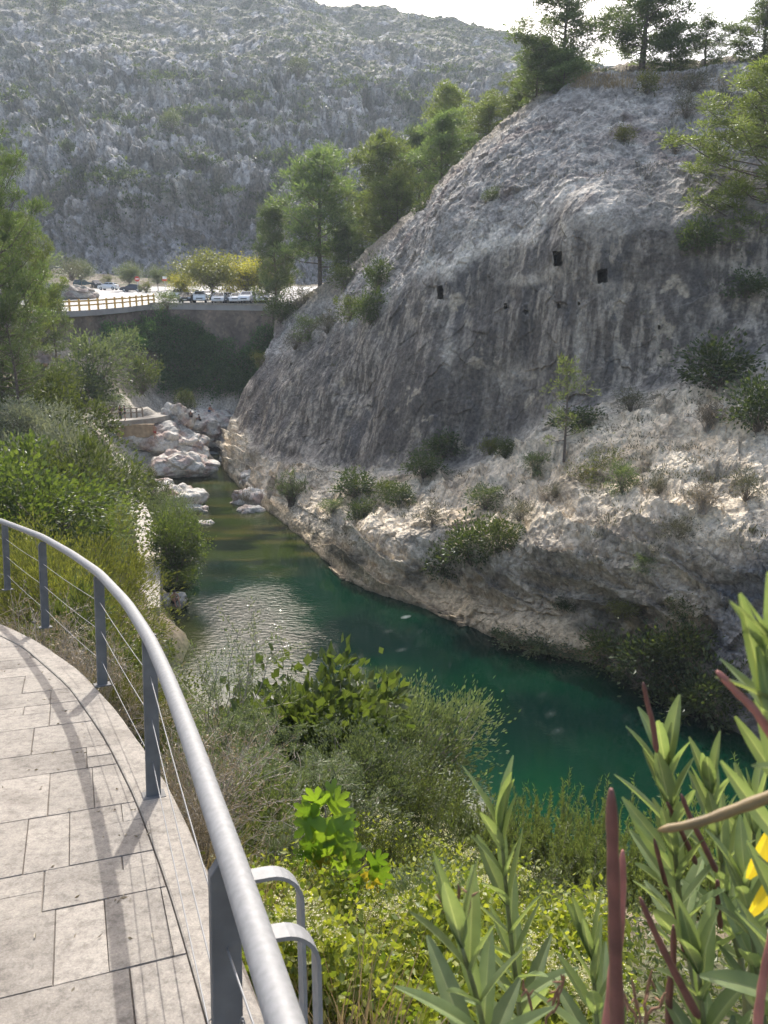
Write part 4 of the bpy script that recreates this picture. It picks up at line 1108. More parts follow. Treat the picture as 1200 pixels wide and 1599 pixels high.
# shrubs rooted on the cliff and its ledges
SG = 'shrubs growing on the cliff'
for key, x, yb, h_, w_, lb in (
 ('far_dark', 1118, 606, 92, 112, 'largest dark round bush high on the right ledge'),
 ('far_dark', 1184, 672, 104, 96, 'dark bush at the right edge below the largest dark bush'),
 ('far_dry', 1105, 672, 56, 56, 'dry brown bush between the two big dark bushes at right'),
 ('far_olive', 972, 768, 56, 46, 'grey green bush beside the leaning yellow green tree'),
 ('far_dark', 556, 776, 52, 66, 'dark bush on the lower ledge near the middle of the cliff foot'),
 ('far_dark_low', 566, 810, 44, 46, 'dark bush just above the pale shore below its twin bush'),
 ('far_dark', 694, 712, 46, 62, 'dark green bush at the foot of the rock wall above the ledge'),
 ('far_dark', 662, 745, 50, 60, 'dark bush one step left of the bush at the wall foot'),
 ('far_dark_low', 624, 786, 46, 44, 'dark low bush left end of the ledge row'),
 ('far_mid', 604, 780, 36, 40, 'mid green bush next to the low bush ending the ledge row'),
 ('far_dark', 735, 878, 84, 84, 'big dark bush hanging on the bluff over the pool'),
 ('far_dark_low', 698, 896, 70, 62, 'dark bush lower left of the big bluff bush'),
 ('far_mid', 778, 862, 64, 62, 'mid green bush right of the big bluff bush'),
 ('far_olive', 758, 795, 46, 62, 'grey green bush on top of the bluff above the big bush'),
 ('far_heath', 812, 812, 38, 56, 'brown heath clump on the bluff top'),
 ('far_heath', 676, 822, 44, 42, 'grey heath clump left on the bluff face'),
 ('far_olive', 838, 738, 38, 48, 'small grey bush on the ledge left of the young pine foot'),
 ('far_mid', 790, 716, 36, 40, 'small green bush between wall foot and ledge'),
 ('far_bright', 765, 708, 30, 34, 'bright green little bush at the wall foot'),
 ('far_heath', 868, 776, 28, 42, 'low heath tuft under the young pine'),
 ('far_dark_low', 905, 668, 44, 78, 'dark spreading bush behind the young pine'),
 ('far_heath', 985, 642, 44, 66, 'brown heath bush under the right rock window wall'),
 ('far_heath', 1030, 770, 38, 40, 'heath tuft in the middle of the pale right ledge'),
 ('far_dry', 1098, 800, 50, 62, 'dry reddish brush on the right slope'),
 ('far_heath', 1062, 840, 40, 60, 'heath patch lower on the right slope'),
 ('far_heath', 1165, 780, 60, 60, 'heath clump on the rough slope at the right edge'),
 ('far_olive', 1010, 890, 30, 40, 'little grey bush on the shaded right bluff'),
 ('far_dark', 1088, 396, 64, 56, 'dark bush beside the trunk of the right pine'),
 ('far_dark_low', 1166, 462, 50, 66, 'dark bush at the foot of the right pine'),
 ('far_bright', 1012, 148, 46, 36, 'light green bush on the brow below the crest pines'),
 ('far_heath', 1085, 142, 40, 66, 'grey brown brush on the crest'),
 ('far_heath', 1135, 170, 44, 52, 'grey brush on the crest near the right edge'),
 ('far_heath', 1072, 182, 44, 52, 'grey brush hanging below the crest'),
 ('far_bright', 975, 222, 30, 30, 'small light bush alone on the dome of the cliff'),
 ('far_dark_low', 768, 312, 24, 26, 'small dark bush on the sunlit brow of the cliff'),
 ('far_heath', 1055, 240, 36, 40, 'rusty heath clump on the right dome'),
 ('far_dark', 590, 452, 58, 44, 'dark columnar bush on the left edge of the cliff'),
 ('far_dark', 580, 505, 64, 50, 'dark bush below the columnar bush on the cliff edge'),
 ('far_mid', 548, 500, 44, 46, 'green bush beside the dark bush on the cliff edge'),
 ('far_heath', 512, 520, 44, 46, 'heath bush on the upper left edge of the cliff'),
 ('far_olive', 482, 530, 44, 46, 'grey green bush on the left nose of the cliff'),
 ('far_heath', 462, 545, 40, 40, 'brown brush low on the left nose of the cliff'),
 ('far_mid', 540, 448, 36, 60, 'green bush on the grassy shelf by the tall straight pine'),
 ('far_heath', 470, 478, 40, 60, 'dry shrub on the shelf under the tall straight pine'),
 ('far_dark', 440, 502, 46, 50, 'dark bush at the shelf end above the nose of the cliff'),
 ('far_bright', 408, 572, 26, 22, 'yellow green tuft on the edge of the cliff nose'),
 ('thin_tree', 456, 790, 62, 46, 'thin bare-stemmed shrub at the water edge of the cliff'),
 ('far_olive', 520, 800, 26, 38, 'grey tuft on the pale shore left of the dark bushes'),
 ('far_bright', 975, 958, 26, 56, 'bright green tuft clinging to the shaded bluff'),
 ('far_dark_low', 883, 950, 24, 34, 'dark tuft on the ochre bluff face'),
 ('far_dark_low', 800, 1000, 26, 66, 'dark creeping mat over the ochre foot of the bluff'),
 ('far_dark_low', 856, 1016, 30, 80, 'dark creeping mat hanging to the water next to the ochre rock'),
 ('far_mid', 945, 1040, 66, 80, 'drooping green bush at the water edge left of the big thicket'),
 ('far_dark', 1010, 1070, 110, 110, 'dark thicket of green stems over the water at right'),
 ('far_mid', 1065, 1050, 96, 90, 'green thicket against the grey rock at right'),
 ('far_dark', 1105, 1130, 120, 110, 'dark low thicket near the water behind the oleander'),
 ('far_dark', 1045, 1120, 80, 90, 'dark drooping thicket at the water line behind the oleander tips'),
 ('far_mid', 1068, 965, 44, 50, 'green bush at the top of the right thicket'),
 ('far_dry', 1000, 1075, 70, 80, 'bundle of dead pale stems in the right thicket'),
):
    px_put(key, 'shrub', x, yb, h_, w_, lb, 'shrub', SG, None, 'c')
# small heath and tufts too many to count over the rock
mbh = MB(); r9 = np.random.default_rng(77)
pts = []
for k in range(1500):
    x = r9.uniform(430, 1200); y = r9.uniform(100, 960)
    hh = hit(x, y, 'c')
    if hh is None: continue
    nz_ = hh[2][2] if hh[2][1] < 0 or hh[2][2] > 0 else -hh[2][2]
    ok = (nz_ > .42 and 560 < y < 880) or (y < 320 and nz_ > .5 and r9.random() < .5) or r9.random() < .05
    if ok and perlin(np.array([hh[0] / 4.]), 501)[0] > -.12: pts.append((hh[0], fwd(hh[0])))
for p, f in pts:
    k = r9.integers(14, 40); s_ = r9.uniform(.12, .42)
    off = np.abs(r9.normal(size=(k, 3))) * V3([1, 1, .7]) * s_ * r9.choice([-1, 1], size=(k, 3)) * V3([1, 1, 0]) + np.abs(r9.normal(size=(k, 3))) * V3([0, 0, .7]) * s_
    leaf_quads(mbh, p + off, off + V3([0, 0, .3]), .12 + .1 * r9.random(k), .05, r9)
tag(link('heath_tufts', mbh.mesh('heath_tufts', [ML['heath']])), 'low heath and grass tufts scattered over the cliff ledges', 'scrub', kind='stuff')
# mountain scrub
mbm = MB(); n1_, n2_ = mtnP.shape[:2]; cnt = 0
for k in range(60000):
    i = r9.integers(0, n1_ - 1); j = r9.integers(0, n2_)
    if mtnTV[i, j] > 7.1 or mtnTV[i, j] < .7: continue
    if r9.random() > sm(-.25, .45, mtnVeg[i, j]) * .8 + .04: continue
    p = mtnP[i, j]; x, y = proj(p)
    if not (-60 < x < 1000 and -120 < y < 470): continue
    s_ = r9.uniform(.35, 1.0) * (1.35 if r9.random() < .12 else .8) * (1.1 if mtnTV[i, j] < 4 else .8)
    q = 7
    off = r9.normal(size=(q, 3)) * V3([1, 1, .7]) * s_ * .6; off[:, 2] = np.abs(off[:, 2])
    leaf_quads(mbm, p + off, off + V3([0, 0, .4]) * s_, s_ * 1.1, s_ * .7, r9); cnt += 1
    if cnt > 11000: break
for x, y, w_, h_ in ((165, 278, 100, 20), (205, 318, 60, 16), (312, 254, 46, 14), (350, 300, 44, 12), (410, 312, 34, 14), (80, 195, 40, 10), (190, 186, 44, 12), (108, 236, 18, 16), (300, 176, 60, 16), (178, 342, 26, 12), (430, 250, 40, 14), (560, 300, 40, 22), (520, 240, 30, 14), (25, 150, 40, 18), (250, 120, 70, 10), (380, 150, 60, 12), (560, 130, 60, 14), (640, 150, 50, 14), (700, 110, 60, 10)):
    for k in range(int(w_ * h_ / 9)):
        hh = hit(x + r9.normal() * w_ * .33, y + r9.normal() * h_ * .33, 'm')
        if hh is None: continue
        s_ = r9.uniform(.5, 1.2); q = 8
        off = r9.normal(size=(q, 3)) * V3([1, 1, .8]) * s_ * .55; off[:, 2] = np.abs(off[:, 2])
        leaf_quads(mbm, hh[0] + off, off + V3([0, 0, .4]) * s_, s_, s_ * .65, r9)
tag(link('mountain_scrub', mbm.mesh('mountain_scrub', [ML['dark']])), 'low grey green scrub speckled over the mountainside', 'scrub', kind='stuff')
# dry grass on the crest
mbg = MB()
for k in range(260):
    x = r9.uniform(905, 1150) if k % 3 else r9.uniform(890, 990); hh = hit(x, r9.uniform(118, 140), 'c')
    if hh is None: continue
    q = 9; off = r9.normal(size=(q, 3)) * V3([.25, .25, 0])
    leaf_quads(mbg, hh[0] + off, off + V3([0, 0, .6]), r9.uniform(.25, .65), .04, r9)
tag(link('crest_grass', mbg.mesh('crest_grass', [mat_leaf('straw', (.24, .18, .09), (.36, .29, .17), .3, (1.2, 1.1, .8))])), 'straw coloured dry grass along the cliff crest', 'grass', kind='stuff')

# ------------------------------------------------------------------ left bank
BG = 'shrubs on the left bank'
for key, x, yt, Y, wd, lb in (
 ('silver_bush', 84, 622, 36, 5.6, 'large silvery bush below the left pines'),
 ('mid_bush', 104, 662, 33, 4.0, 'dark leafy bush right of the large silvery bush'),
 ('round_bush', 18, 676, 23, 4.4, 'bright green round bush at the left edge'),
 ('mid_bush', 60, 700, 26, 4.5, 'shaded bush between the bright round bush and the silvery bush'),
 ('willow', 140, 672, 44, 3.4, 'grey green willow bush by the timber handrail'),
 ('willow', 128, 742, 30, 2.8, 'tall loose willow bush above the pale path'),
 ('tamarisk_gold', 118, 790, 19, 3.6, 'golden green feathery bush behind the second railing post'),
 ('tamarisk_gold', 64, 800, 16, 3.2, 'golden green feathery bush behind the first railing post'),
 ('tamarisk_gold', 26, 775, 18, 3.0, 'feathery bush behind the rail at the left edge'),
 ('willow', 118, 785, 24, 2.6, 'grey feathery bush left of the pale path'),
 ('mid_bush', 96, 900, 13, 1.5, 'green bush just beyond the third railing post'),
 ('tamarisk_gold', 118, 872, 16, 1.5, 'feathery yellow green bush right of the third railing post'),
 ('mid_bush', 196, 985, 13.2, 1.2, 'leafy bush seen through the cables near the seated bather'),
 ('dry_bush', 40, 905, 10.4, 1.4, 'dry brown weeds behind the leftmost post'),
 ('dry_bush', 105, 955, 9.0, 1.3, 'dry brown weeds beyond the second post'),
 ('dry_bush', 150, 985, 8.2, 1.2, 'dry flowering weeds by the third post'),
 ('tamarisk_gold', 195, 1010, 8.6, 1.3, 'yellow green bush below the cables between third and fourth posts'),
 ('ash_bush', 268, 856, 47, 2.6, 'low leafy bush at the water edge behind the seated bather'),
 ('willow', 258, 752, 58, 3.8, 'silvery willow spreading over the river boulders'),
 ('mid_bush', 230, 728, 66, 2.4, 'bright weed bush beside the layered rocks'),
 ('mid_bush', 8, 560, 46, 7, 'dark leafy bush under the large left pine'),
 ('mid_bush', 62, 566, 48, 6, 'yellowish leafy bush below the timber rail'),
 ('silver_bush', 25, 610, 40, 5, 'pale olive bush at the left edge under the pine boughs'),
):
    top_put(key, 'shrub', x, yt, Y, wd, lb, 'shrub', BG)
for key, x, yb, h_, w_, Y, lb in (
 ('far_olive', 155, 612, 106, 96, 79, 'tall olive grey bush on the bank under the bridge'),
 ('far_dark', 130, 640, 90, 80, 76, 'dark green bush in front of the tall olive grey bush'),
 ('far_mid', 222, 612, 66, 54, 86, 'rounded bush on top of the bare rock slope'),
 ('far_olive', 196, 560, 54, 50, 88, 'olive bush tucked against the retaining wall'),
 ('far_mid', 292, 648, 44, 34, 95, 'small bushy tree at the bend of the pale footpath'),
 ('far_mid', 95, 620, 60, 66, 70, 'leafy bush at the foot of the left bank slope'),
 ('far_olive', 176, 640, 30, 44, 90, 'grey scrub on the rock slope above the footpath'),
):
    px_put(key, 'shrub', x, yb, h_, w_, lb, 'shrub', BG, Y)
px_put('ash_bush', 'small_tree', 276, 900, 128, 84, 'bright leafed small tree leaning over the water by the pale path', 'tree', None, 45)
# creeper bank under the car park and general undergrowth
mbi = MB(); mbu = MB()
for k in range(9000):
    x = r9.uniform(165, 432); y = r9.uniform(492, 622)
    hh = hit(x, y, 'b')
    if hh is None or hh[0][1] < 88 or hh[0][1] > 122: continue
    p = hh[0]
    if x < 250 and y > 500 + (250 - x) * -.2 + 60: continue
    bump = 1.7 * max(0, perlin(np.array([p / 2.2]), 88)[0] + .2)
    q = 7; off = r9.normal(size=(q, 3)) * .32
    leaf_quads(mbi, p + off + V3([0, -.15, bump + .15]), off + V3([0, -.3, .25]), .26, .2, r9)
tag(link('creeper_bank', mbi.mesh('creeper_bank', [mat_leaf('creeper_dark', (.034, .085, .034), (.085, .15, .06), .35)])), 'dark green creeper mantling the bank under the car park wall', 'creeper', kind='stuff')
for k in range(16000):
    x = r9.uniform(-20, 1210) if k % 2 else r9.uniform(-20, 420); y = r9.uniform(560, 1620)
    hh = hit(x, y, 'cb')
    if hh is None or hh[0][2] < .35 or hh[0][1] > 100: continue
    p = hh[0]
    if p[1] > 30 and p[0] > -10.5 - (p[1] - 30) * .14: continue
    if hh[3] if len(hh) > 3 else False: continue
    if x > 178 and y < 775: continue
    if 196 < x < 256 and 775 < y < 945: continue
    f = fwd(p)
    if f > 74 and r9.random() < .65: continue
    s_ = .009 * f ** .75 + .025
    q = 8; off = r9.normal(size=(q, 3)) * s_ * 2.5; off[:, 2] = np.abs(off[:, 2]) * .8
    leaf_quads(mbu, p + off, off + V3([0, 0, .15]) * s_ + r9.normal(size=(q, 3)) * s_, s_ * (.7 + .6 * r9.random(q)), s_ * .42, r9)
tag(link('undergrowth', mbu.mesh('undergrowth', [mat_leaf('undergrowth_leaf', (.05, .072, .024), (.115, .135, .052), .33)])), 'mixed low undergrowth covering the river bank', 'undergrowth', kind='stuff')

# ------------------------------------------------------------------ near slope below the walkway
NG = 'shrubs on the slope below the railing'
for key, x, yt, Y, wd, lb in (
 ('buckthorn', 612, 1045, 11.5, 3.0, 'large grey green shrub with pale twigs standing out against the pool'),
 ('fig_bush', 480, 1012, 10.6, 2.1, 'bright leafed fig bush left of the large grey green shrub'),
 ('wispy', 322, 950, 9.8, 1.5, 'tall thin wispy shrub in front of the glittering water'),
 ('tamarisk', 352, 1080, 8.4, 1.5, 'grey green feathery shrub under the wispy tall shrub'),
 ('dry_bush', 290, 1085, 5.4, 1.2, 'dry brown brush right behind the handrail'),
 ('tamarisk', 350, 1160, 6.6, 1.3, 'green feathery bush between handrail and fig bush'),
 ('dry_bush', 300, 1200, 4.6, .9, 'dry brush close to the kerb at the fourth post'),
 ('oleander_thicket', 395, 1215, 6.0, 1.1, 'spiky narrow leaved shrub left of the fig sapling'),
 ('buckthorn', 560, 1150, 8.6, 1.9, 'grey green shrub behind the fig sapling'),
 ('cane_thicket', 640, 1200, 8.2, 1.6, 'dense upright stems right of the fig sapling'),
 ('oleander_thicket', 730, 1258, 8.0, 1.5, 'oleander thicket at the water edge left of the front oleander'),
 ('oleander_thicket', 800, 1252, 8.3, 1.4, 'oleander thicket behind the tall front oleander shoot'),
 ('oleander_thicket', 880, 1258, 8.2, 1.5, 'oleander thicket in the gap between front oleander shoots'),
 ('oleander_thicket', 960, 1290, 7.6, 1.3, 'oleander thicket behind the dark red pods'),
 ('cane_thicket', 690, 1330, 6.4, 1.2, 'upright stems below the oleander thicket'),
 ('cane_thicket', 860, 1380, 5.6, 1.3, 'tangle of upright grey stems behind the front oleander'),
 ('oleander_thicket', 1060, 1290, 7.2, 1.6, 'oleander thicket behind the front oleander at right'),
 ('oleander_thicket', 1180, 1250, 7.0, 1.6, 'oleander thicket at the right edge behind the front oleander'),
 ('oleander_thicket', 770, 1400, 4.8, .9, 'shaded oleander stems below the tall front shoot'),
 ('tamarisk', 470, 1180, 7.2, 1.5, 'grey feathery shrub left behind the fig sapling'),
 ('mid_bush', 520, 1240, 6.2, 1.3, 'leafy shrub directly behind the fig sapling'),
 ('mid_bush', 440, 1345, 4.4, .8, 'small leafy bush beside the straps of the handrail'),
 ('buckthorn', 650, 1395, 4.2, .9, 'small grey green bush in the yellow green creeper'),
 ('mid_bush', 590, 1455, 3.5, .6, 'low dark leafy bush in the middle of the creeper'),
 ('tamarisk', 450, 1290, 5.2, .9, 'grey feathery clump left of the fig sapling stem'),
 ('cane_thicket', 600, 1290, 5.4, 1.0, 'upright thin stems right behind the small fig leaves'),
):
    top_put(key, 'shrub', x, yt, Y, wd, lb, 'shrub', NG)
# yellow green creeper with pale flowers
mbs = MB(); mbf = MB(); heart = []
for k in range(5200):
    x = r9.uniform(345, 960); y = r9.uniform(1310, 1680)
    if y < 1330 + max(0, (x - 560)) * .35 and x > 560: continue
    hh = hit(x, y, 'b')
    if hh is None or hh[0][1] > 6.5: continue
    p = hh[0]
    xy = wl(p)
    hum = .55 * max(0, .55 + 1.3 * perlin(np.array([p * V3([1, 1, 0]) / .7]), 66)[0])
    q = 9; off = r9.normal(size=(q, 3)) * .06
    P_ = p + off + V3([0, 0, 1]) * (hum * (.45 + .55 * r9.random(q)))[:, None]
    px_, py_ = proj(P_)
    keep = P_[:, 1] > .6
    D = r9.normal(size=(q, 3)) + V3([0, -.35, .1])
    leaf_quads(mbs, P_[keep], D[keep], .035 + .025 * r9.random(keep.sum()), .030, r9, .12)
    if perlin(np.array([p / .45 + 9]), 67)[0] > .24:
        for j in range(3):
            c = p + r9.normal(size=3) * .05 + V3([0, 0, hum + .02]); m_ = 12
            o2 = r9.normal(size=(m_, 3)) * .014
            leaf_quads(mbf, c + o2, o2 + r9.normal(size=(m_, 3)) * .004, .008, .008, r9)
cr_ = link('creeper', mbs.mesh('creeper', [ML['smilax']])); tag(cr_, 'yellow green creeper with small pale flowers covering the slope beside the handrail', 'creeper', kind='stuff')
fl_ = link('flowers', mbf.mesh('flowers', [mat_leaf('cream_flower', (.48, .44, .26), (.60, .56, .38), .3, (1.1, 1.1, .9))]), cr_)
# dry grass along the kerb
mbd = MB()
for k in range(1500):
    i = r9.integers(14, 84); e = E2[i] - (INN[i] - E2[i]) / .17 * r9.uniform(.0, .55)
    p = w3(*e, 0); p[2] = ground(p[0], p[1])
    q = 6; off = r9.normal(size=(q, 3)) * V3([.05, .05, 0])
    leaf_quads(mbd, p + off, r9.normal(size=(q, 3)) * .35 + V3([0, 0, 1]), r9.uniform(.25, .75), .008, r9, .1)
tag(link('kerb_grass', mbd.mesh('kerb_grass', [mat_leaf('straw_grass', (.20, .155, .09), (.33, .27, .17), .3, (1.2, 1.1, .8))])), 'dry straw grass growing along the outside of the kerb', 'grass', kind='stuff')
# ------------------------------------------------------------------ fig sapling in the middle of the slope
def fig_leaf(mb, base, D, up, size, r):
    """three lobed leaf as a fan with a raised midrib"""
    D = unit(D); s = unit(np.cross(D, up)); u = np.cross(s, D)
    out = [(0, 0), (.20, -.06), (.42, .02), (.53, .20), (.42, .33), (.20, .36), (.40, .58), (.39, .79), (.24, .78), (.12, .68), (.13, .90), (0, 1.05)]
    pts = out + [(-a, b) for a, b in out[-2:0:-1]]
    ctr = base + D * size * .45 + u * size * .03
    cup = r.uniform(-.25, .1)
    V = [ctr] + [base + s * a * size + D * b * size + u * size * (cup * abs(a) * 1.2 - .22 * b * b) for a, b in pts]
    n = len(pts)
    mb.add(V, None, [(0, 1 + i, 1 + (i + 1) % n) for i in range(n)])
r4 = np.random.default_rng(40)
Yf = 4.3
b0 = at(527, 1452, Yf); b0[2] = ground(b0[0], b0[1] ) - .05
fig = empty('fig_sapling', tuple(b0)); tag(fig, 'young fig sapling with big lobed bright leaves on a thin bare stem', 'sapling')
st = MB(); st.tube([b0, at(522, 1400, Yf), at(512, 1330, Yf), at(508, 1262, Yf)], [.012, .010, .008, .005], 6)
st.tube([at(519, 1380, Yf), at(548, 1372, Yf - .05), at(572, 1350, Yf - .1)], [.007, .006, .004], 5)
st.tube([at(512, 1335, Yf), at(498, 1330, Yf), at(488, 1318, Yf)], [.006, .005, .004], 5)
def rel(name, me, par):
    o = link(name, me, par); o.location = -Vector(par.location); return o
fl = MB(); fy = MB()
for (x, y, dx, dy, sz, dz) in ((508,1262,-20,-16,.17,-.4),(508,1262,22,-14,.17,-.3),(505,1268,-26,22,.20,-.6),(508,1270,-4,46,.20,-.7),(512,1274,30,26,.19,-.5),(515,1290,34,46,.22,-.3),(505,1290,-24,38,.19,-.5),(520,1282,40,6,.16,.2),
    (510,1320,24,44,.21,-.6),(510,1322,-22,30,.17,-.4),(488,1318,-24,20,.14,-.3),(488,1320,-4,34,.15,-.4),(490,1318,20,30,.14,-.3),(530,1345,36,16,.14,-.4),
    (572,1350,26,-10,.14,-.3),(574,1352,32,18,.15,-.5),(572,1354,14,34,.15,-.5),(562,1360,-14,26,.13,-.4),(556,1366,-20,-4,.12,-.1),(540,1374,6,32,.13,-.5),(525,1300,36,26,.18,.3),(500,1284,-36,2,.15,.3),(512,1258,8,-26,.14,.4),(498,1275,-30,-14,.15,-.2),(522,1292,20,40,.18,-.6),(512,1300,-10,44,.19,-.5),(535,1320,24,30,.15,-.4),(505,1310,-34,20,.16,-.3),(516,1268,34,-2,.15,.4),(506,1262,-34,6,.14,-.6),(566,1346,-8,-22,.11,.2),(580,1358,26,34,.13,-.3)):
    p = at(x, y, Yf); d = at(x + dx, y + dy, Yf + dz * .12) - p
    fig_leaf(fy if (x, dx) in ((572, 14), (510, -22)) else fl, p + unit(d) * .03, d, V3([0, -.75, .55]) + r4.normal(size=3) * .25, sz * .98, r4)
rel('stem', st.mesh('stem', [M_TWIG], True), fig); rel('foliage', fl.mesh('foliage', [ML['fig']], True), fig)
o = rel('yellowing_leaves', fy.mesh('yellowing_leaves', [mat_leaf('fig_leaf_yellow', (.20, .19, .03), (.30, .22, .04), .45)], True), fig); o['label'] = 'yellowing fig leaves'

# ------------------------------------------------------------------ oleander right in front
def oleander_mat(name, c, rib, trans=.36):
    m, nt, out = new_mat(name)
    a = N(nt, 'ShaderNodeAttribute', _attribute_name='Col'); g = N(nt, 'ShaderNodeNewGeometry')
    sp = N(nt, 'ShaderNodeSeparateColor'); L(nt, a.outputs['Color'], sp.inputs[0])
    c = np.array(c)
    rp = ramp(nt, [(0, tuple(c * .72)), (1, tuple(c * 1.3))], g.outputs['Random Per Island'])
    tc = N(nt, 'ShaderNodeTexCoord'); nz = N(nt, 'ShaderNodeTexNoise'); nz.inputs['Scale'].default_value = 45; nz.inputs['Detail'].default_value = 4
    L(nt, tc.outputs['Object'], nz.inputs['Vector'])
    r2 = ramp(nt, [(.3, (.82, .84, .78)), (.65, (1.12, 1.1, 1.05))], nz.outputs[0])
    m0 = N(nt, 'ShaderNodeMix', _data_type='RGBA', _blend_type='MULTIPLY'); m0.inputs[0].default_value = 1
    L(nt, rp.outputs[0], m0.inputs[6]); L(nt, r2.outputs[0], m0.inputs[7])
    mx = N(nt, 'ShaderNodeMix', _data_type='RGBA'); mx.inputs[7].default_value = (*rib, 1)
    L(nt, sp.outputs[0], mx.inputs[0]); L(nt, m0.outputs[2], mx.inputs[6])
    b = N(nt, 'ShaderNodeBsdfPrincipled'); b.inputs['Roughness'].default_value = .38; b.inputs['Specular IOR Level'].default_value = .4
    L(nt, mx.outputs[2], b.inputs['Base Color'])
    t = N(nt, 'ShaderNodeBsdfTranslucent'); ml = N(nt, 'ShaderNodeMix', _data_type='RGBA', _blend_type='MULTIPLY'); ml.inputs[0].default_value = 1
    ml.inputs[7].default_value = (1.75, 1.75, .8, 1); L(nt, mx.outputs[2], ml.inputs[6]); L(nt, ml.outputs[2], t.inputs[0])
    ms = N(nt, 'ShaderNodeMixShader'); ms.inputs[0].default_value = trans
    L(nt, b.outputs[0], ms.inputs[1]); L(nt, t.outputs[0], ms.inputs[2]); L(nt, ms.outputs[0], out.inputs[0])
    bp = N(nt, 'ShaderNodeBump'); bp.inputs['Distance'].default_value = .0006; L(nt, nz.outputs[0], bp.inputs['Height']); L(nt, bp.outputs[0], b.inputs['Normal'])
    return m
M_OL = oleander_mat('oleander_blade', (.135, .18, .090), (.38, .42, .24))
M_OY = oleander_mat('oleander_blade_yellow', (.50, .37, .03), (.55, .44, .10), .4)
M_STEM = mat_plain('oleander_stem', (.14, .15, .06), .6, noise=.3, nscale=40)
M_POD = mat_plain('seed_pod', (.125, .046, .034), .62, noise=.35, nscale=35)
M_PODP = mat_plain('seed_pod_pink', (.30, .115, .092), .6, noise=.25, nscale=35)
M_PODG = mat_plain('seed_pod_green', (.15, .10, .035), .6, noise=.55, nscale=14)
def blade(mb, cols, base, D, face, ln, wd, curl, twist=0.):
    """lanceolate leaf: 9 stations x 5 across, folded on its midrib, tip bending back"""
    D = unit(D); s = unit(np.cross(D, face)); u = np.cross(s, D)
    n = 9; V = []; Cc = []
    for i in range(n):
        t = i / (n - 1)
        wv_ = wd * .5 * (max(0, math.sin(math.pi * min(1, (t * .94 + .035)) ** .86)) ** .8) + .0006
        a = curl * t
        c = base + ln * (D * (math.sin(a) / curl if abs(curl) > 1e-3 else t) - u * ((1 - math.cos(a)) / curl if abs(curl) > 1e-3 else 0))
        nu_ = u * math.cos(a) + D * math.sin(a)
        ss = s * math.cos(twist * t) + nu_ * math.sin(twist * t)
        for k, rb in ((-1, 0), (-.10, .25), (0, 1), (.10, .25), (1, 0)):
            V.append(c + ss * wv_ * k + nu_ * wv_ * (abs(k) * .38 - (0.05 if k == 0 else 0))); Cc.append(rb * (.9 - .4 * t))
    Q = [(i*5+j, i*5+j+1, (i+1)*5+j+1, (i+1)*5+j) for i in range(n-1) for j in range(4)]
    mb.add(V, Q); cols += Cc
def leaf_mesh(name, mb, cols, mat):
    return make_mesh(name, np.concatenate(mb.V), [np.concatenate(mb.Q)], [mat], smooth=True, colr=np.repeat(np.array(cols)[:, None], 3, 1))
root = V3([.75, 1.25, 0]); root[2] = ground(root[0], root[1]) - .05
ole = empty('oleander', tuple(root)); tag(ole, 'oleander in front of the camera with long leaves and dark red seed pods', 'shrub')
r5 = np.random.default_rng(52)
SH = [  # base px, tip px, distance at base / tip, leaf length px, whorls, first whorl, leaf aspect
 ((838,1680),(783,1300),.98,1.02,120,9,.20,.19),
 ((752,1760),(722,1480),.72,.72,170,6,.10,.19),
 ((965,1760),(926,1500),.80,.82,140,6,.2,.20),
 ((1095,1640),(1042,1205),.84,.90,118,10,.30,.22),
 ((1165,1600),(1112,1240),.86,.90,112,8,.25,.21),
 ((1290,1330),(1226,1030),.58,.56,150,7,.15,.17),
 ((1130,1780),(1092,1520),.70,.70,155,6,.1,.22),
 ((1195,1700),(1166,1395),.76,.78,125,7,.2,.23),
 ((1240,1640),(1232,1400),.66,.66,150,5,.2,.22),
 ((1170,1560),(1180,1270),.98,1.0,110,7,.2,.21),
]
for si, (bp_, tp_, Yb, Yt, lp, nw, t0, asp) in enumerate(SH):
    st = MB(); lv = MB(); cl = []
    B_ = at(*bp_, Yb); T_ = at(*tp_, Yt)
    mid = (B_ + T_) / 2 + V3([.012, .01, 0]) * r5.normal()
    low = root + V3([*(r5.normal(0, .05, 2)), .02])
    pts = np.array([low, low + (B_ - low) * .5 + V3([0, 0, .08]), B_, mid, T_])
    pp = cr_eval(pts, np.linspace(0, 4, 25))
    st.tube(pp, np.interp(np.linspace(0, 4, 25), [0, 2, 4], [.010, .0048, .0024]), 8)
    ax = unit(T_ - B_); ln0 = lp / F * Yt * 1.16
    side = unit(np.cross(ax, V3([0, 1, 0]))); dep = np.cross(ax, side)
    for wv_ in range(nw):
        t = t0 + (1 - t0) * wv_ / max(1, nw - 1)
        k = 2 + t * 2
        c = cr_eval(pts, np.array([k]))[0]
        topness = wv_ / max(1, nw - 1)
        for j in range(3 if wv_ < nw - 1 else 4):
            az = wv_ * 1.05 + j * 2.094 + r5.normal(0, .18)
            op = (.82 - .52 * topness) * r5.uniform(.75, 1.2)
            rad = side * math.cos(az) + dep * math.sin(az)
            D = ax * math.cos(op) + rad * math.sin(op)
            face = ax * math.sin(op) * 1. - rad * math.cos(op) + r5.normal(size=3) * .15
            ln = ln0 * r5.uniform(.72, 1.15) * (.9 + .2 * (1 - topness))
            blade(lv, cl, c, D, face, ln, ln * asp * r5.uniform(.84, 1.08), r5.uniform(-.15, .45), r5.normal(0, .25))
    s_o = rel('shoot', st.mesh('shoot', [M_STEM], True), ole)
    lo = link('foliage', leaf_mesh('foliage', lv, cl, M_OL), s_o)
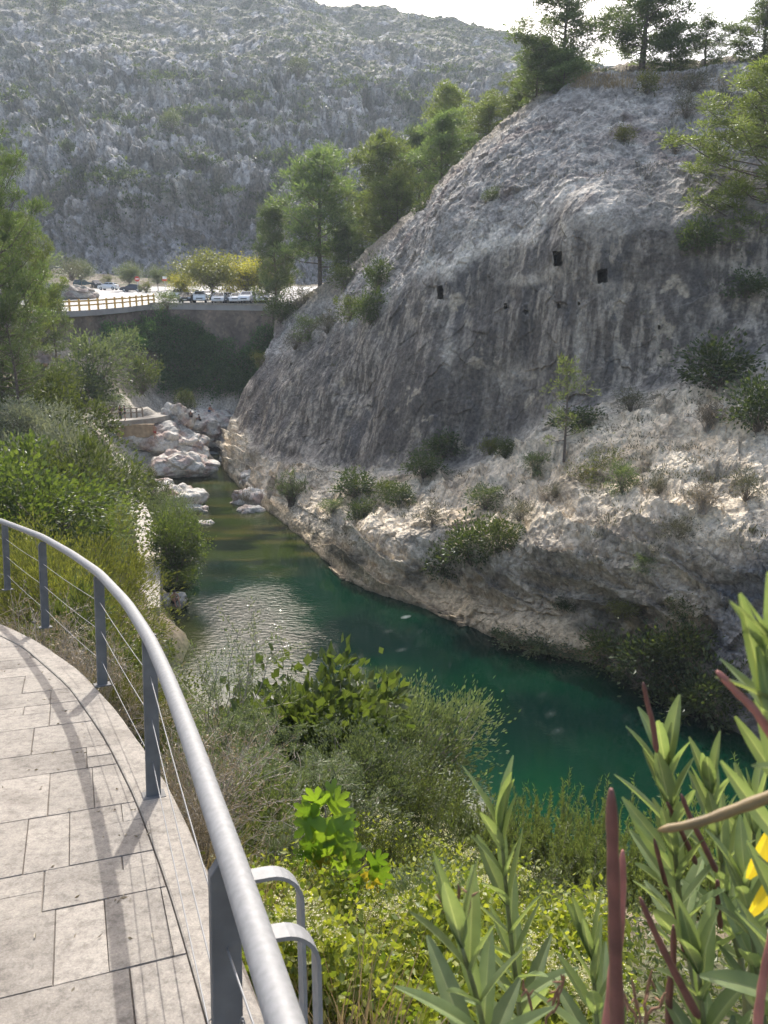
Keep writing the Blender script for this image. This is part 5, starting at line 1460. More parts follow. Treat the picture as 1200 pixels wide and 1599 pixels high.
# leaves reaching in at the right edge, close to the lens, and two yellow ones
lv = MB(); cl = []
for (x0, y0, x1, y1, Y, asp) in ((1215,1150,1146,925,.56,.15),(1225,1130,1196,890,.56,.17),(1240,1210,1165,985,.58,.13),(1225,1250,1180,1060,.60,.16),(1230,1330,1120,1185,.64,.13),(1230,1240,1150,1120,.62,.14),(1222,1180,1185,1010,.55,.14),
     (1040,1330,972,1245,.86,.17),(1050,1360,985,1272,.86,.17)):
    a = at(x0, y0, Y); b = at(x1, y1, Y * 1.02); ln = np.linalg.norm(b - a)
    blade(lv, cl, a, b - a, V3([0, -1, .35]) + r5.normal(size=3) * .2, ln, ln * asp, r5.uniform(-.1, .2), r5.normal(0, .2))
rel('foliage', leaf_mesh('foliage', lv, cl, M_OL), ole)
lv = MB(); cl = []
for (x0, y0, x1, y1, Y, asp) in ((1168,1372,1212,1290,.74,.26),(1170,1432,1225,1352,.72,.24)):
    a = at(x0, y0, Y); b = at(x1, y1, Y); ln = np.linalg.norm(b - a); blade(lv, cl, a, b - a, V3([.1, -1, .3]), ln, ln * asp, .2, .1)
o = rel('yellow_leaf', leaf_mesh('yellow_leaf', lv, cl, M_OY), ole); o['label'] = 'bright yellow old leaves'
for (pts, Y, w0, w1, mat, lb) in (
  (((966,1660),(962,1500),(958,1350),(955,1232)), .60, 14, 10, M_POD, 'thick dark red upright seed pod'),
  (((946,1660),(958,1540),(970,1420),(973,1328)), .63, 15, 6, M_PODP, 'pinkish seed pod behind the thick red one'),
  (((1235,1232),(1160,1260),(1090,1285),(1028,1297)), .56, 12, 7, M_PODG, 'long greenish pod lying nearly level'),
  (((1092,1590),(1060,1530),(1025,1460),(1000,1402)), .68, 9, 5, M_POD, None),
  (((1048,1640),(1045,1560),(1052,1500),(1052,1445)), .74, 8, 5, M_POD, None),
  (((1180,1650),(1186,1580),(1194,1520),(1210,1440)), .58, 10, 7, M_PODP, None),
  (((1212,1160),(1180,1110),(1150,1080),(1120,1048)), .55, 8, 6, M_PODP, 'pink pod among the close leaves at the right edge'),
  (((1026,1175),(1020,1130),(1012,1100),(1005,1066)), .84, 5, 3.5, M_POD, None),
  (((1120,1362),(1100,1320),(1080,1280),(1064,1240)), .84, 5.5, 4, M_POD, None),
  (((1088,1350),(1070,1310),(1056,1280),(1042,1252)), .88, 5, 3.5, M_POD, None),
  (((1072,1500),(1060,1440),(1040,1380),(1022,1310)), .86, 5, 4, M_POD, None),
  (((1126,1450),(1122,1410),(1122,1390),(1121,1374)), .84, 5, 4, M_POD, None)):
    q = cr_eval(np.array([at(x, y, Y) for x, y in pts]), np.linspace(0, 3, 19))
    rad = np.linspace(w0, w1, 19) / F * Y * 1.0; rad[-1] *= .35; rad[-2] *= .8; rad[0] *= .4
    rad = rad * (1 + .07 * np.sin(np.arange(19) * 1.7 + w0))
    mb = MB(); mb.tube(q, rad, 10); o = rel('seed_pod', mb.mesh('seed_pod', [mat], True), ole)
    if lb: o['label'] = lb
# withered flower heads
M_WITH = mat_plain('withered', (.20, .105, .06), .8, noise=.4, nscale=60)
for (x, y, dx, dy, Y) in ((722,1470,-34,-72,.74),(720,1460,-8,-82,.74),(726,1450,10,-60,.74),(716,1440,-18,-40,.74),(706,1420,-16,-10,.74),(838,1590,-20,-60,.8),(850,1610,20,-70,.8),(1000,1600,-10,-70,.7),(1005,1600,14,-80,.7),(1010,1600,30,-50,.7),(996,1600,-24,-50,.7),(870,1580,10,-60,.8)):
    mb = MB(); a = at(x, y, Y); b = at(x + dx, y + dy, Y); t = np.linspace(0, 1, 6)[:, None]
    mb.tube(a + (b - a) * t + r5.normal(size=(6, 3)) * .002, np.array([2.2, 2.4, 3.2, 2.4, 3.4, 1.2]) / F * Y, 6)
    for j in range(2):
        c = a + (b - a) * r5.uniform(.5, 1); e = c + unit(r5.normal(size=3)) * .012
        mb.tube([c, (c + e) / 2, e], np.array([1.6, 2.4, .8]) / F * Y, 5)
    o = rel('withered_flower', mb.mesh('withered_flower', [M_WITH]), ole); o['label'] = 'brown withered flower head'
# ------------------------------------------------------------------ road, car park, retaining wall
FP = np.array([road_at(*q) for q in front_px])
FPd = resample(FP, 60)
back = [V3([-6, 186, road_z(186)]), V3([-120, 186, road_z(186)]), V3([-120, 84, road_z(84)])]
bm = bmesh.new(); ring = [tuple(p) for p in FPd] + [tuple(p) for p in back]
tv_ = [bm.verts.new(p) for p in ring]; bv_ = [bm.verts.new((p[0], p[1], p[2] - .7)) for p in ring]
bm.faces.new(tv_)
for i in range(len(ring)): bm.faces.new((tv_[i], tv_[(i+1) % len(ring)], bv_[(i+1) % len(ring)], bv_[i]))
bmesh.ops.triangulate(bm, faces=[f for f in bm.faces if len(f.verts) > 4]); bmesh.ops.recalc_face_normals(bm, faces=bm.faces[:])
me = bpy.data.meshes.new('road'); bm.to_mesh(me); bm.free(); me.materials.append(mat_plain('road_concrete', (.30, .285, .265), .8, noise=.18, nscale=.6))
tag(link('road', me), 'pale sloping road and car park on the left bank', 'road', kind='structure')
mb = MB()
for (a, b, wd) in (((150, 470), (205, 452.5), .5), ((195, 466), (215, 455), .25), ((160, 476), (232, 470), .2), ((178, 462), (236, 463), .2)):
    A_, B_ = road_at(*a, .004), road_at(*b, .004); d = unit(B_ - A_); s = np.cross(d, [0, 0, 1]) * wd
    mb.add([A_ - s, B_ - s, B_ + s, A_ + s], [(0, 1, 2, 3)])
tag(link('road_marking', mb.mesh('road_marking', [mat_plain('white_paint', (.74, .73, .70), .6)])), 'white painted road markings', 'road marking', kind='structure')
# retaining wall set back under the deck
m, nt, out = new_mat('wall_stone')
b = N(nt, 'ShaderNodeBsdfPrincipled'); b.inputs['Roughness'].default_value = .9; L(nt, b.outputs[0], out.inputs[0])
tc = N(nt, 'ShaderNodeTexCoord'); vo = N(nt, 'ShaderNodeTexVoronoi'); vo.inputs['Scale'].default_value = 2.4; L(nt, tc.outputs['Object'], vo.inputs['Vector'])
nz = N(nt, 'ShaderNodeTexNoise'); nz.inputs['Scale'].default_value = .35; nz.inputs['Detail'].default_value = 6; L(nt, tc.outputs['Object'], nz.inputs['Vector'])
r1 = ramp(nt, [(0, (.12, .10, .08)), (1, (.25, .20, .155))], vo.outputs['Color']); r2 = ramp(nt, [(.35, (.6, .58, .56)), (.65, (1.2, 1.15, 1.1))], nz.outputs[0])
mx = N(nt, 'ShaderNodeMix', _data_type='RGBA', _blend_type='MULTIPLY'); mx.inputs[0].default_value = 1; L(nt, r1.outputs[0], mx.inputs[6]); L(nt, r2.outputs[0], mx.inputs[7]); L(nt, mx.outputs[2], b.inputs['Base Color'])
bp = N(nt, 'ShaderNodeBump'); bp.inputs['Distance'].default_value = .05; L(nt, vo.outputs['Distance'], bp.inputs['Height']); L(nt, bp.outputs[0], b.inputs['Normal'])
M_WALL = m
wall_ = empty('retaining_wall', tuple(FPd[30])); tag(wall_, 'long stone retaining wall below the car park and the yellow timber rail', 'wall')
mb = MB(); V = []; Q = []
for i, p in enumerate(FPd):
    setb = 1.0 if p[0] < FP[5][0] - .5 else .12
    for dy, z in ((setb, p[2] - .7), (setb - .35, p[2] - 8.5), (setb + .9, p[2] - 8.5), (setb + .9, p[2] - .7)): V.append(p * V3([1, 1, 0]) + V3([0, dy, z]))
for i in range(len(FPd) - 1):
    for j in range(4): Q.append((i*4+j, (i+1)*4+j, (i+1)*4+(j+1) % 4, i*4+(j+1) % 4))
mb.add(V, Q); rel('stone_face', mb.mesh('stone_face', [M_WALL]), wall_)
mb = MB(); k = [i for i, p in enumerate(FPd) if p[0] > FP[5][0] - .3]
V = []; Q = []
for i in k:
    p = FPd[i]
    for dy, z in ((-.1, -.02), (-.1, .22), (.35, .22), (.35, -.02)): V.append(p + V3([0, dy, z]))
for i in range(len(k) - 1):
    for j in range(4): Q.append((i*4+j, (i+1)*4+j, (i+1)*4+(j+1) % 4, i*4+(j+1) % 4))
mb.add(V, Q); rel('coping', mb.mesh('coping', [mat_plain('coping_stone', (.30, .27, .22), .9, noise=.25, nscale=3)]), wall_)
# yellow timber guard rail
M_TIM = mat_plain('yellow_timber', (.66, .41, .115), .7, noise=.25, nscale=4)
gr = empty('timber_guard_rail', tuple(FP[3])); tag(gr, 'yellow timber guard rail along the curve of the road', 'guard rail')
post_x = [48, 62, 77, 92.5, 108.5, 123.7, 139, 153, 166.5, 179.4, 191.5, 203, 213, 222, 231.7, 240.4]
PP = [];
for x in post_x:
    y = np.interp(x, [q[0] for q in front_px], [q[1] for q in front_px])
    p = road_at(x, y) + V3([0, .16, 0]); PP.append(p)
    mb = MB(); mb.box(p + V3([0, 0, .68]), (.20, .20, 1.40)); rel('post', bevel(mb.mesh('post', [M_TIM]), .02, 1), gr)
PP = np.array(PP)
for h, hw in ((1.12, .10), (.62, .085)):
    mb = MB()
    for i in range(len(PP) - 1):
        a, b = PP[i] + V3([0, -.14, h]), PP[i + 1] + V3([0, -.14, h]); d = unit(b - a); s = unit(np.cross(d, [0, 0, 1.])); u = np.cross(s, d)
        mb.box((a + b) / 2, (np.linalg.norm(b - a) - .004, .08, hw * 2), np.stack([d, s, u], 1))
    rel('rail', mb.mesh('rail', [M_TIM]), gr)

# ------------------------------------------------------------------ cars
M_GLASSC = mat_plain('car_glass', (.02, .025, .03), .08, spec=.8); M_TYRE = mat_plain('tyre', (.02, .02, .02), .85); M_RIM = mat_plain('wheel_rim', (.45, .46, .47), .35, .8)
M_LAMP = mat_plain('headlight', (.75, .77, .78), .15, spec=.8); M_TAIL = mat_plain('taillight', (.35, .02, .02), .25); M_PLATE = mat_plain('number_plate', (.7, .7, .66), .5); M_TRIM = mat_plain('black_trim', (.025, .025, .027), .5)
def paint(nm, c): return mat_plain('car_paint_' + nm, c, .22, .25, spec=.7)
PAINT = {'white': paint('white', (.72, .73, .73)), 'silver': paint('silver', (.46, .48, .50)), 'black': paint('black', (.025, .027, .03)), 'teal': paint('teal', (.045, .095, .11)), 'navy': paint('navy', (.035, .045, .065)), 'grey': paint('grey', (.17, .18, .19))}
CAR = {
 'hatch': [(-2.0,.25),(-2.06,.55),(-2.02,.92),(-1.72,1.08),(-1.40,1.42),(-.4,1.50),(.25,1.46),(1.02,.98),(1.75,.86),(2.02,.66),(2.06,.45),(2.0,.25)],
 'saloon': [(-2.2,.26),(-2.28,.55),(-2.24,.88),(-1.55,.96),(-.95,1.36),(-.3,1.43),(.3,1.40),(1.05,.94),(1.95,.82),(2.22,.62),(2.26,.42),(2.2,.26)],
 'suv': [(-2.1,.32),(-2.18,.62),(-2.14,1.05),(-1.98,1.15),(-1.72,1.58),(-.5,1.68),(.3,1.64),(.98,1.13),(1.85,1.02),(2.12,.78),(2.16,.5),(2.1,.32)],
}
def car(kind, colr_, p, rz, label, pitch=0.):
    prof = CAR[kind]; belt = prof[3][1]; top = max(z for _, z in prof); n = len(prof)
    def hw(z): return .86 if z <= belt else .86 - .20 * (z - belt) / (top - belt)
    o = empty({'hatch': 'parked_car', 'saloon': 'parked_car', 'suv': 'parked_car'}[kind], tuple(p)); o.rotation_euler = (0, pitch, rz)
    tag(o, label, 'car', 'cars parked by the road')
    bm = bmesh.new()
    Lf = [bm.verts.new((x, hw(z), z)) for x, z in prof]; Rt = [bm.verts.new((x, -hw(z), z)) for x, z in prof]
    for i in range(n):
        j = (i + 1) % n; bm.faces.new((Lf[i], Lf[j], Rt[j], Rt[i]))
    bm.faces.new(Lf[::-1]); bm.faces.new(Rt)
    bmesh.ops.recalc_face_normals(bm, faces=bm.faces[:])
    bmesh.ops.bevel(bm, geom=bm.edges[:], offset=.05, segments=2, affect='EDGES', clamp_overlap=True)
    me = bpy.data.meshes.new('body'); bm.to_mesh(me); bm.free(); me.materials.append(PAINT[colr_]); link('body', me, o)
    def quad(name, pts, mat, off):
        pts = np.array(pts, float); nn = unit(np.cross(pts[1] - pts[0], pts[2] - pts[0])); c = pts.mean(0)
        if nn @ (c - V3([0, 0, belt - .3])) < 0: nn = -nn
        mb = MB(); k = len(pts); V = np.concatenate([pts + nn * off, pts - nn * .02])
        bm = bmesh.new(); vs = [bm.verts.new(v) for v in V]; bm.faces.new(vs[:k]); bm.faces.new(vs[k:][::-1])
        for i in range(k): bm.faces.new((vs[i], vs[(i+1) % k], vs[k + (i+1) % k], vs[k + i]))
        bmesh.ops.recalc_face_normals(bm, faces=bm.faces[:]); me = bpy.data.meshes.new(name); bm.to_mesh(me); bm.free(); me.materials.append(mat); link(name, me, o)
    def L2(a, b, t): return tuple(np.array(a) + (np.array(b) - np.array(a)) * t)
    a, b = prof[7], prof[6]; q0, q1 = L2(a, b, .10), L2(a, b, .92); quad('windscreen', [(q0[0], hw(q0[1]) - .1, q0[1]), (q1[0], hw(q1[1]) - .08, q1[1]), (q1[0], -hw(q1[1]) + .08, q1[1]), (q0[0], -hw(q0[1]) + .1, q0[1])], M_GLASSC, .012)
    a, b = prof[3], prof[4]; q0, q1 = L2(a, b, .12), L2(a, b, .9); quad('rear_window', [(q0[0], hw(q0[1]) - .1, q0[1]), (q1[0], hw(q1[1]) - .08, q1[1]), (q1[0], -hw(q1[1]) + .08, q1[1]), (q0[0], -hw(q0[1]) + .1, q0[1])], M_GLASSC, .012)
    zt = top - .11; zb = belt + .03
    xf = prof[7][0] - .15; xb = prof[3][0] + .28; xft = prof[6][0] + .02; xbt = prof[4][0] + .12; xm = (xft + xbt) / 2
    for sgn in (1, -1):
        for (x0, x1, x0t, x1t) in ((xm + .05, xf, xm + .05, xft), (xb, xm - .05, xbt, xm - .05)):
            quad('side_window', [(x0, sgn * hw(zb), zb), (x1, sgn * hw(zb), zb), (x1t, sgn * hw(zt), zt), (x0t, sgn * hw(zt), zt)], M_GLASSC, .012)
        mb = MB(); mb.box((prof[9][0] - .06, sgn * .62, prof[9][1] + .02), (.22, .34, .14)); link('headlight', bevel(mb.mesh('headlight', [M_LAMP]), .03, 1), o)
        mb = MB(); mb.box((prof[1][0] + .06, sgn * .68, prof[2][1] - .12), (.16, .26, .2)); link('taillight', bevel(mb.mesh('taillight', [M_TAIL]), .03, 1), o)
        mb = MB(); mb.box((xf - .02, sgn * .95, belt + .06), (.12, .16, .12)); link('wing_mirror', bevel(mb.mesh('wing_mirror', [PAINT[colr_]]), .03, 1), o)
    for x in (1.30, -1.28):
        for sgn in (1, -1):
            a = np.linspace(0, 2 * math.pi, 20, endpoint=False)
            mb = MB(); mb.tube([(x, sgn * .66, .31), (x, sgn * .70, .31), (x, sgn * .86, .31), (x, sgn * .895, .31)], [.28, .315, .315, .28], 20); w_ = link('wheel', mb.mesh('wheel', [M_TYRE]), o)
            mb = MB(); mb.tube([(x, sgn * .88, .31), (x, sgn * .905, .31)], [.20, .17], 12); link('rim', mb.mesh('rim', [M_RIM]), w_)
    mb = MB(); mb.box((prof[10][0] - .03, 0, .42), (.1, .52, .12)); link('number_plate', mb.mesh('number_plate', [M_PLATE]), o)
    mb = MB(); mb.box((prof[10][0] - .035, 0, .60), (.1, .9, .14)); link('grille', mb.mesh('grille', [M_TRIM]), o)
    return o
pit = -math.atan(RS)
for kind, c, x, y, rz, lb in (
 ('suv', 'teal', 131, 448.5, 15, 'dark teal estate car leftmost on the upper road'),
 ('suv', 'black', 152, 449.5, -60, 'black car between the teal estate and the white hatchback'),
 ('hatch', 'white', 170, 452.5, 172, 'white hatchback parked side on at the top of the road'),
 ('saloon', 'navy', 207, 455.5, 178, 'long dark saloon parked side on right of the white hatchback'),
 ('hatch', 'black', 292, 473, -84, 'black car leftmost in the car park row behind the wall'),
 ('suv', 'silver', 281, 468, -100, 'silver car half hidden behind the leftmost black car'),
 ('suv', 'white', 313, 473, -80, 'white van-like car second in the car park row'),
 ('hatch', 'silver', 300, 466.5, -95, 'silver hatchback in the back row behind the black car'),
 ('saloon', 'white', 326, 468, -97, 'white saloon in the back row under the largest leafy tree'),
 ('hatch', 'white', 343, 473.5, -86, 'white hatchback right of the trunk of the largest leafy tree'),
 ('saloon', 'grey', 357, 472.5, -92, 'grey car between two white cars in the middle of the row'),
 ('hatch', 'white', 371, 473.5, -88, 'white hatchback in front of the golden leafy tree'),
 ('suv', 'white', 387, 473.5, -95, 'white tall car right of the golden leafy tree trunk'),
 ('saloon', 'silver', 411, 472.5, -85, 'silver car last in the row beside the dark pine'),
 ('saloon', 'white', 362, 467, -90, 'white car in the back row behind the grey car')):
    p = road_at(x, y); car(kind, c, p, R(rz), lb, 0)

# signs, mast, cable
M_WHITE = mat_plain('white_enamel', (.78, .78, .76), .4); M_RED = mat_plain('red_enamel', (.50, .05, .03), .4); M_POLE = mat_plain('sign_pole', (.40, .41, .42), .4, .7)
def sign(p, h, label, round_=True):
    o = empty('road_sign', tuple(p)); tag(o, label, 'sign')
    mb = MB(); mb.tube([(0, 0, -.1), (0, 0, h)], .045, 8); link('pole', mb.mesh('pole', [M_POLE], True), o)
    mb = MB()
    if round_: mb.tube([(0, -.05, h - .1), (0, -.08, h - .1)], .48, 24)
    else: mb.box((0, -.065, h - .25), (.9, .03, .5))
    pl_ = link('plate', mb.mesh('plate', [M_RED]), o)
    mb = MB(); mb.box((0, -.088, h - .1 if round_ else h + .05), (.62 if round_ else .7, .012, .16 if round_ else .42)); link('white_bar', mb.mesh('white_bar', [M_WHITE]), pl_)
sign(road_at(216, 457), 2.6, 'round red no-entry sign with a white bar beside the dark saloon')
sign(road_at(259, 461), 2.9, 'small red and white sign between the narrow green trees', False)
hh = hit(638, 34, 'm'); p = hh[0] if hh else at(638, 32, 490)
o = empty('radio_mast', tuple(p - V3([0, 0, 1]))); tag(o, 'thin lattice radio mast standing on the mountain ridge', 'mast')
mb = MB(); mh = 18
for k in range(3):
    a = k * 2.094; mb.tube([(.35 * math.cos(a), .35 * math.sin(a), 0), (.12 * math.cos(a), .12 * math.sin(a), mh)], .09, 5)
for k in range(12):
    z = k * mh / 12; a = k * 2.094; r0 = .35 - .23 * z / mh
    mb.tube([(r0 * math.cos(a), r0 * math.sin(a), z), (r0 * math.cos(a + 2.094), r0 * math.sin(a + 2.094), z + mh / 12)], .05, 4)
link('lattice', mb.mesh('lattice', [M_POLE]), o)
mb = MB(); mb.tube([(0, 0, mh), (0, 0, mh + 5)], .07, 5); link('aerial', mb.mesh('aerial', [M_POLE]), o)
A_, B_ = at(820, 10, 150), at(1300, 36, 120)
t = np.linspace(0, 1, 30)[:, None]; mb = MB(); mb.tube(A_ + (B_ - A_) * t - V3([0, 0, 1]) * 1.2 * 4 * t * (1 - t), .028, 5)
tag(link('overhead_cable', mb.mesh('overhead_cable', [mat_plain('cable_grey', (.30, .30, .30), .7)])), 'thin overhead cable crossing the sky behind the crest pines', 'cable')

# ------------------------------------------------------------------ river boulders
M_BOULDER = mat_rock('boulder_rock', 1.6, .05, var=.3)
BB = []
def on_rock(px, py, z):
    r = Vector(ray(px, py)).normalized(); hs = [h for h in (b.ray_cast(Vector(CAM), r) for b in BB + [BV_B]) if h[0] is not None]
    return V3(min(hs, key=lambda h: h[3])[0]) if hs else on_z(px, py, z)
def boulder(cx, pyb, wpx, hpx, zb, label, seed, flat=.75, deep_=.8, name='boulder', tone=1., cat='boulder', group='pale boulders in the river', P0=None, strat=0.):
    p = on_z(cx, pyb, zb) if P0 is None else P0
    if P0 is None:
        hb_ = hit(cx, pyb, 'b')
        if hb_ is not None and fwd(hb_[0]) < fwd(p): p = hb_[0] - V3([0, 0, .15])
    f = fwd(p); w_, h_ = wpx / F * f * (1.22 if P0 is None and wpx >= 56 and cx < 345 else 1), hpx / F * f * flat
    bm = bmesh.new(); bmesh.ops.create_icosphere(bm, subdivisions=5, radius=.5)
    V = np.array([v.co[:] for v in bm.verts]); Fc = np.array([[v.index for v in q.verts] for q in bm.faces]); bm.free()
    d = unit(V); s_ = seed * 7.7
    V = np.sign(V) * np.abs(V * 2) ** .78 * .5
    V *= V3([w_ * 1.08, w_ * deep_, h_ * 1.25])
    Sx = V + s_
    e1, e2, eid = worley(Sx * V3([.42, .42, .8]), seed)
    disp = .17 * min(w_, 6) * fbm(Sx / (w_ * .42), 4, seed) + .6 * (eid - .5) * min(1, w_ / 4) + .10 * ridged(Sx / .9, 3, seed + 5) - .14 * (1 - sm(0, .12, e2 - e1))
    if strat: disp += strat * perlin(Sx * V3([.3, .3, 3.2]), 5)
    V = V + d * disp[:, None]
    V[:, 2] = np.where(V[:, 2] < -.2 * h_, -.2 * h_ + (V[:, 2] + .2 * h_) * .5, V[:, 2])
    zmn = V[:, 2].min(); V[:, 2] -= zmn + .25
    n1_ = fbm(Sx / 1.3, 4, seed + 9); up_ = sm(-.2, .6, d[:, 2])
    c_ = mixc(np.tile(V3([.56, .525, .46]), (len(V), 1)), V3([.38, .275, .235]), sm(-.1, .4, n1_) * .8)
    c_ = mixc(c_, V3([.17, .155, .13]), sm(.2, .5, fbm(Sx / .8, 4, seed + 14)) * .45)
    c_ = mixc(c_, V3([.10, .095, .075]), (1 - sm(.1, .55, V[:, 2])) * .8 if zb < .6 else np.zeros(len(V)))
    BB.append(BVHTree.FromPolygons([tuple(q) for q in V + p + V3([0, w_ * deep_ * .45, -.12])], [tuple(map(int, q)) for q in Fc]))
    o = link(name, make_mesh(name, V, [Fc], [M_BOULDER], smooth=False, colr=np.clip(c_ * tone, .02, .7)), None, tuple(p + V3([0, w_ * deep_ * .45, -.12])), (0, 0, 0))
    return tag(o, label, cat, group)
for a in (
 (276, 719, 70, 38, .2, 'rounded boulder with a shaded hollow above the low river rock', 3, 1.0, .8),
 (280, 750, 84, 44, -.1, 'broad pale rock lying lowest in the stream', 4, .75, .75),
 (232, 712, 70, 44, .8, 'rock left of the rounded boulder, half behind the willow', 5, .9, .8),
 (274, 682, 44, 52, 1.7, 'upright grooved rock above the rounded boulder', 6, 1.0, .6),
 (311, 697, 62, 58, .8, 'big slab with a dark undercut front by the narrow channel', 7, .8, .8),
 (340, 670, 72, 46, 2.4, 'wide sunlit rock shelf behind the dark undercut slab', 8, .6, .8),
 (228, 686, 74, 34, 2.0, 'layered flat rock under the standing bather', 9, .7, .9),
 (302, 664, 76, 40, 2.8, 'pale smooth rock where two people sit', 10, .6, .8),
 (238, 772, 44, 32, .3, 'layered pale ledge beside the weed bush', 11, .7, .9, 'boulder', 1., 'boulder', 'pale boulders in the river', None, .12),
 (304, 802, 36, 18, -.1, 'small pale rock in the stream below the willow', 12, .8, .8),
 (272, 792, 60, 30, .2, 'pale ledge under the leaning bright tree', 13, .7, .9),
 (388, 789, 52, 30, -.1, 'white boulder at the foot of the cliff with grass on it', 14, .8, .7),
 (390, 803, 32, 13, -.1, 'flat white stone in the water below the white boulder', 15, .8, .8),
 (430, 786, 44, 14, .0, 'flat pale shelf between the white boulder and the cliff', 16, .9, .7),
 (398, 762, 50, 30, .1, 'knobbly pale rock against the cliff above the white boulder', 17, .9, .7),
 (352, 722, 16, 14, -.1, 'small pale rock at the cliff foot by the channel', 18, .9, .8),
 (258, 941, 46, 24, -.15, 'pale flat rock at the water edge where the bather sits', 19, .5, .9),
 (304, 880, 20, 10, -.1, 'little stone in the shallows under the low leafy bush', 20, .8, .8),
 (318, 822, 22, 9, -.15, 'wet stone breaking the shallow stream', 21, .8, .8),
): boulder(*a)
px_put('flower_tuft', 'grass_tuft', 384, 785, 26, 24, 'tuft of grass on the white boulder', 'grass', None, on_z(384, 789, .6)[1])
boulder(40, 470, 150, 40, 0, 'brown rock outcrop with dry brush beside the road', 30, .62, .7, 'rock_outcrop', .62, 'rock', None, road_at(50, 468))
boulder(20, 580, 80, 84, 0, 'bare rock under the boughs of the large left pine', 31, 1.0, .6, 'rock_outcrop', .8, 'rock', None, at(18, 578, 60))
px_put('far_heath', 'shrub', 112, 436, 40, 46, 'dry brush on top of the brown outcrop', 'shrub', None, road_at(100, 468)[1] + .5)
px_put('far_olive', 'shrub', 70, 430, 40, 66, 'olive bush on top of the brown outcrop', 'shrub', None, road_at(100, 468)[1] + 1)

# ------------------------------------------------------------------ footpaths and their timber rails
M_PATH = mat_plain('path_concrete', (.33, .30, .255), .85, noise=.25, nscale=1.5, bump=.01)
def path(name, pts, zs, wid, thick, label):
    C_ = np.array([on_z(x, y, z) for (x, y), z in zip(pts, zs)]); C_ = resample(C_, 24)
    t = np.gradient(C_, axis=0) * V3([1, 1, 0]); s = unit(np.stack([t[:, 1], -t[:, 0], 0 * t[:, 0]], 1)) * wid / 2
    mb = MB(); V = []; Q = []
    for c, q in zip(C_, s): V += [c - q - V3([0, 0, thick]), c - q, c + q, c + q - V3([0, 0, thick])]
    for i in range(len(C_) - 1):
        for j in range(4): Q.append((i*4+j, (i+1)*4+j, (i+1)*4+(j+1) % 4, i*4+(j+1) % 4))
    Q += [(0, 1, 2, 3)]
    mb.add(V, Q); tag(link(name, mb.mesh(name, [M_PATH])), label, 'path', kind='structure'); return C_, s
path('path', [(228,950),(231,900),(234,860),(226,820),(212,790),(203,755),(190,725),(172,700)], [1.9, 2.2, 2.5, 2.8, 3.1, 3.3, 3.5, 3.6], 1.35, 2.2, 'pale concrete path along the left bank')
path('path', [(120,656),(165,656.5),(200,655),(232,652),(255,647),(272,640),(290,636)], [5.6, 5.6, 5.6, 5.6, 5.7, 5.8, 5.9], 1.9, .6, 'pale footpath above the river rocks')
M_DT = mat_plain('weathered_timber', (.24, .19, .14), .85, noise=.3, nscale=3); M_LT = mat_plain('pale_timber', (.42, .37, .30), .8, noise=.2, nscale=3)
def trail(name, px_posts, z, h, label, railmat, dark=M_DT, mid_=True):
    Bp = [on_z(x, y, z_) for (x, y), z_ in zip(px_posts, z)]
    o = empty(name, tuple(Bp[0])); tag(o, label, 'railing')
    for b in Bp:
        mb = MB(); mb.box(b + V3([0, 0, h / 2 - .2]), (.16, .16, h + .4)); rel('post', bevel(mb.mesh('post', [dark]), .02, 1), o)
    for q in ((h + .05, h * .52) if mid_ else (h + .05,)):
        mb = MB()
        for a, b in zip(Bp[:-1], Bp[1:]):
            a = a + V3([0, 0, q]); b = b + V3([0, 0, q]); d = unit(b - a); s = unit(np.cross(d, [0, 0, 1.])); u = np.cross(s, d)
            mb.box((a + b) / 2, (np.linalg.norm(b - a) + .05, .13, .1), np.stack([d, s, u], 1))
        rel('rail', mb.mesh('rail', [railmat]), o)
trail('timber_handrail', [(223, 780), (214, 762), (201, 745), (187, 730), (173, 716)], [3.1, 3.2, 3.35, 3.45, 3.6], 1.0, 'pale timber handrail on dark posts beside the lower path', M_LT)
trail('timber_fence', [(150, 652), (163, 652), (175, 652), (189, 652), (205, 651), (214, 650.5), (223, 650)], [5.62] * 7, .95, 'dark timber fence along the footpath behind the standing couple', M_DT)
p = on_z(206, 763, 3.2); o = empty('litter_bin', tuple(p)); tag(o, 'dark green litter bin with a pale lid by the lower path', 'bin')
mb = MB(); mb.tube([(0, 0, 0), (0, 0, .05), (0, 0, .85), (0, 0, .9)], [.26, .28, .33, .31], 14); link('bin_body', mb.mesh('bin_body', [mat_plain('bin_green', (.03, .06, .045), .5)]), o)
mb = MB(); mb.tube([(0, 0, .905), (0, 0, .96), (0, 0, 1.0)], [.36, .36, .2], 14); link('lid', mb.mesh('lid', [M_LT]), o)
p = on_z(205, 664, 5.0); mb = MB(); mb.box(p + V3([0, 0, -.6]), (5.2, .5, 1.5)); wl_ = link('low_wall', bevel(mb.mesh('low_wall', [mat_plain('ochre_wall', (.36, .27, .17), .9, noise=.3, nscale=2, bump=.03)]), .05, 2)); tag(wl_, 'low ochre wall under the footpath at the couple', 'wall')
p = on_z(8, 700, 7.5); mb = MB(); mb.box(p + V3([-2, 0, -1.4]), (9, .4, 3.2)); wl_ = link('low_wall', bevel(mb.mesh('low_wall', [mat_plain('brick_wall', (.22, .12, .08), .9, noise=.35, nscale=3, bump=.03)]), .04, 2)); tag(wl_, 'reddish wall peeping through the bushes at the left edge', 'wall')

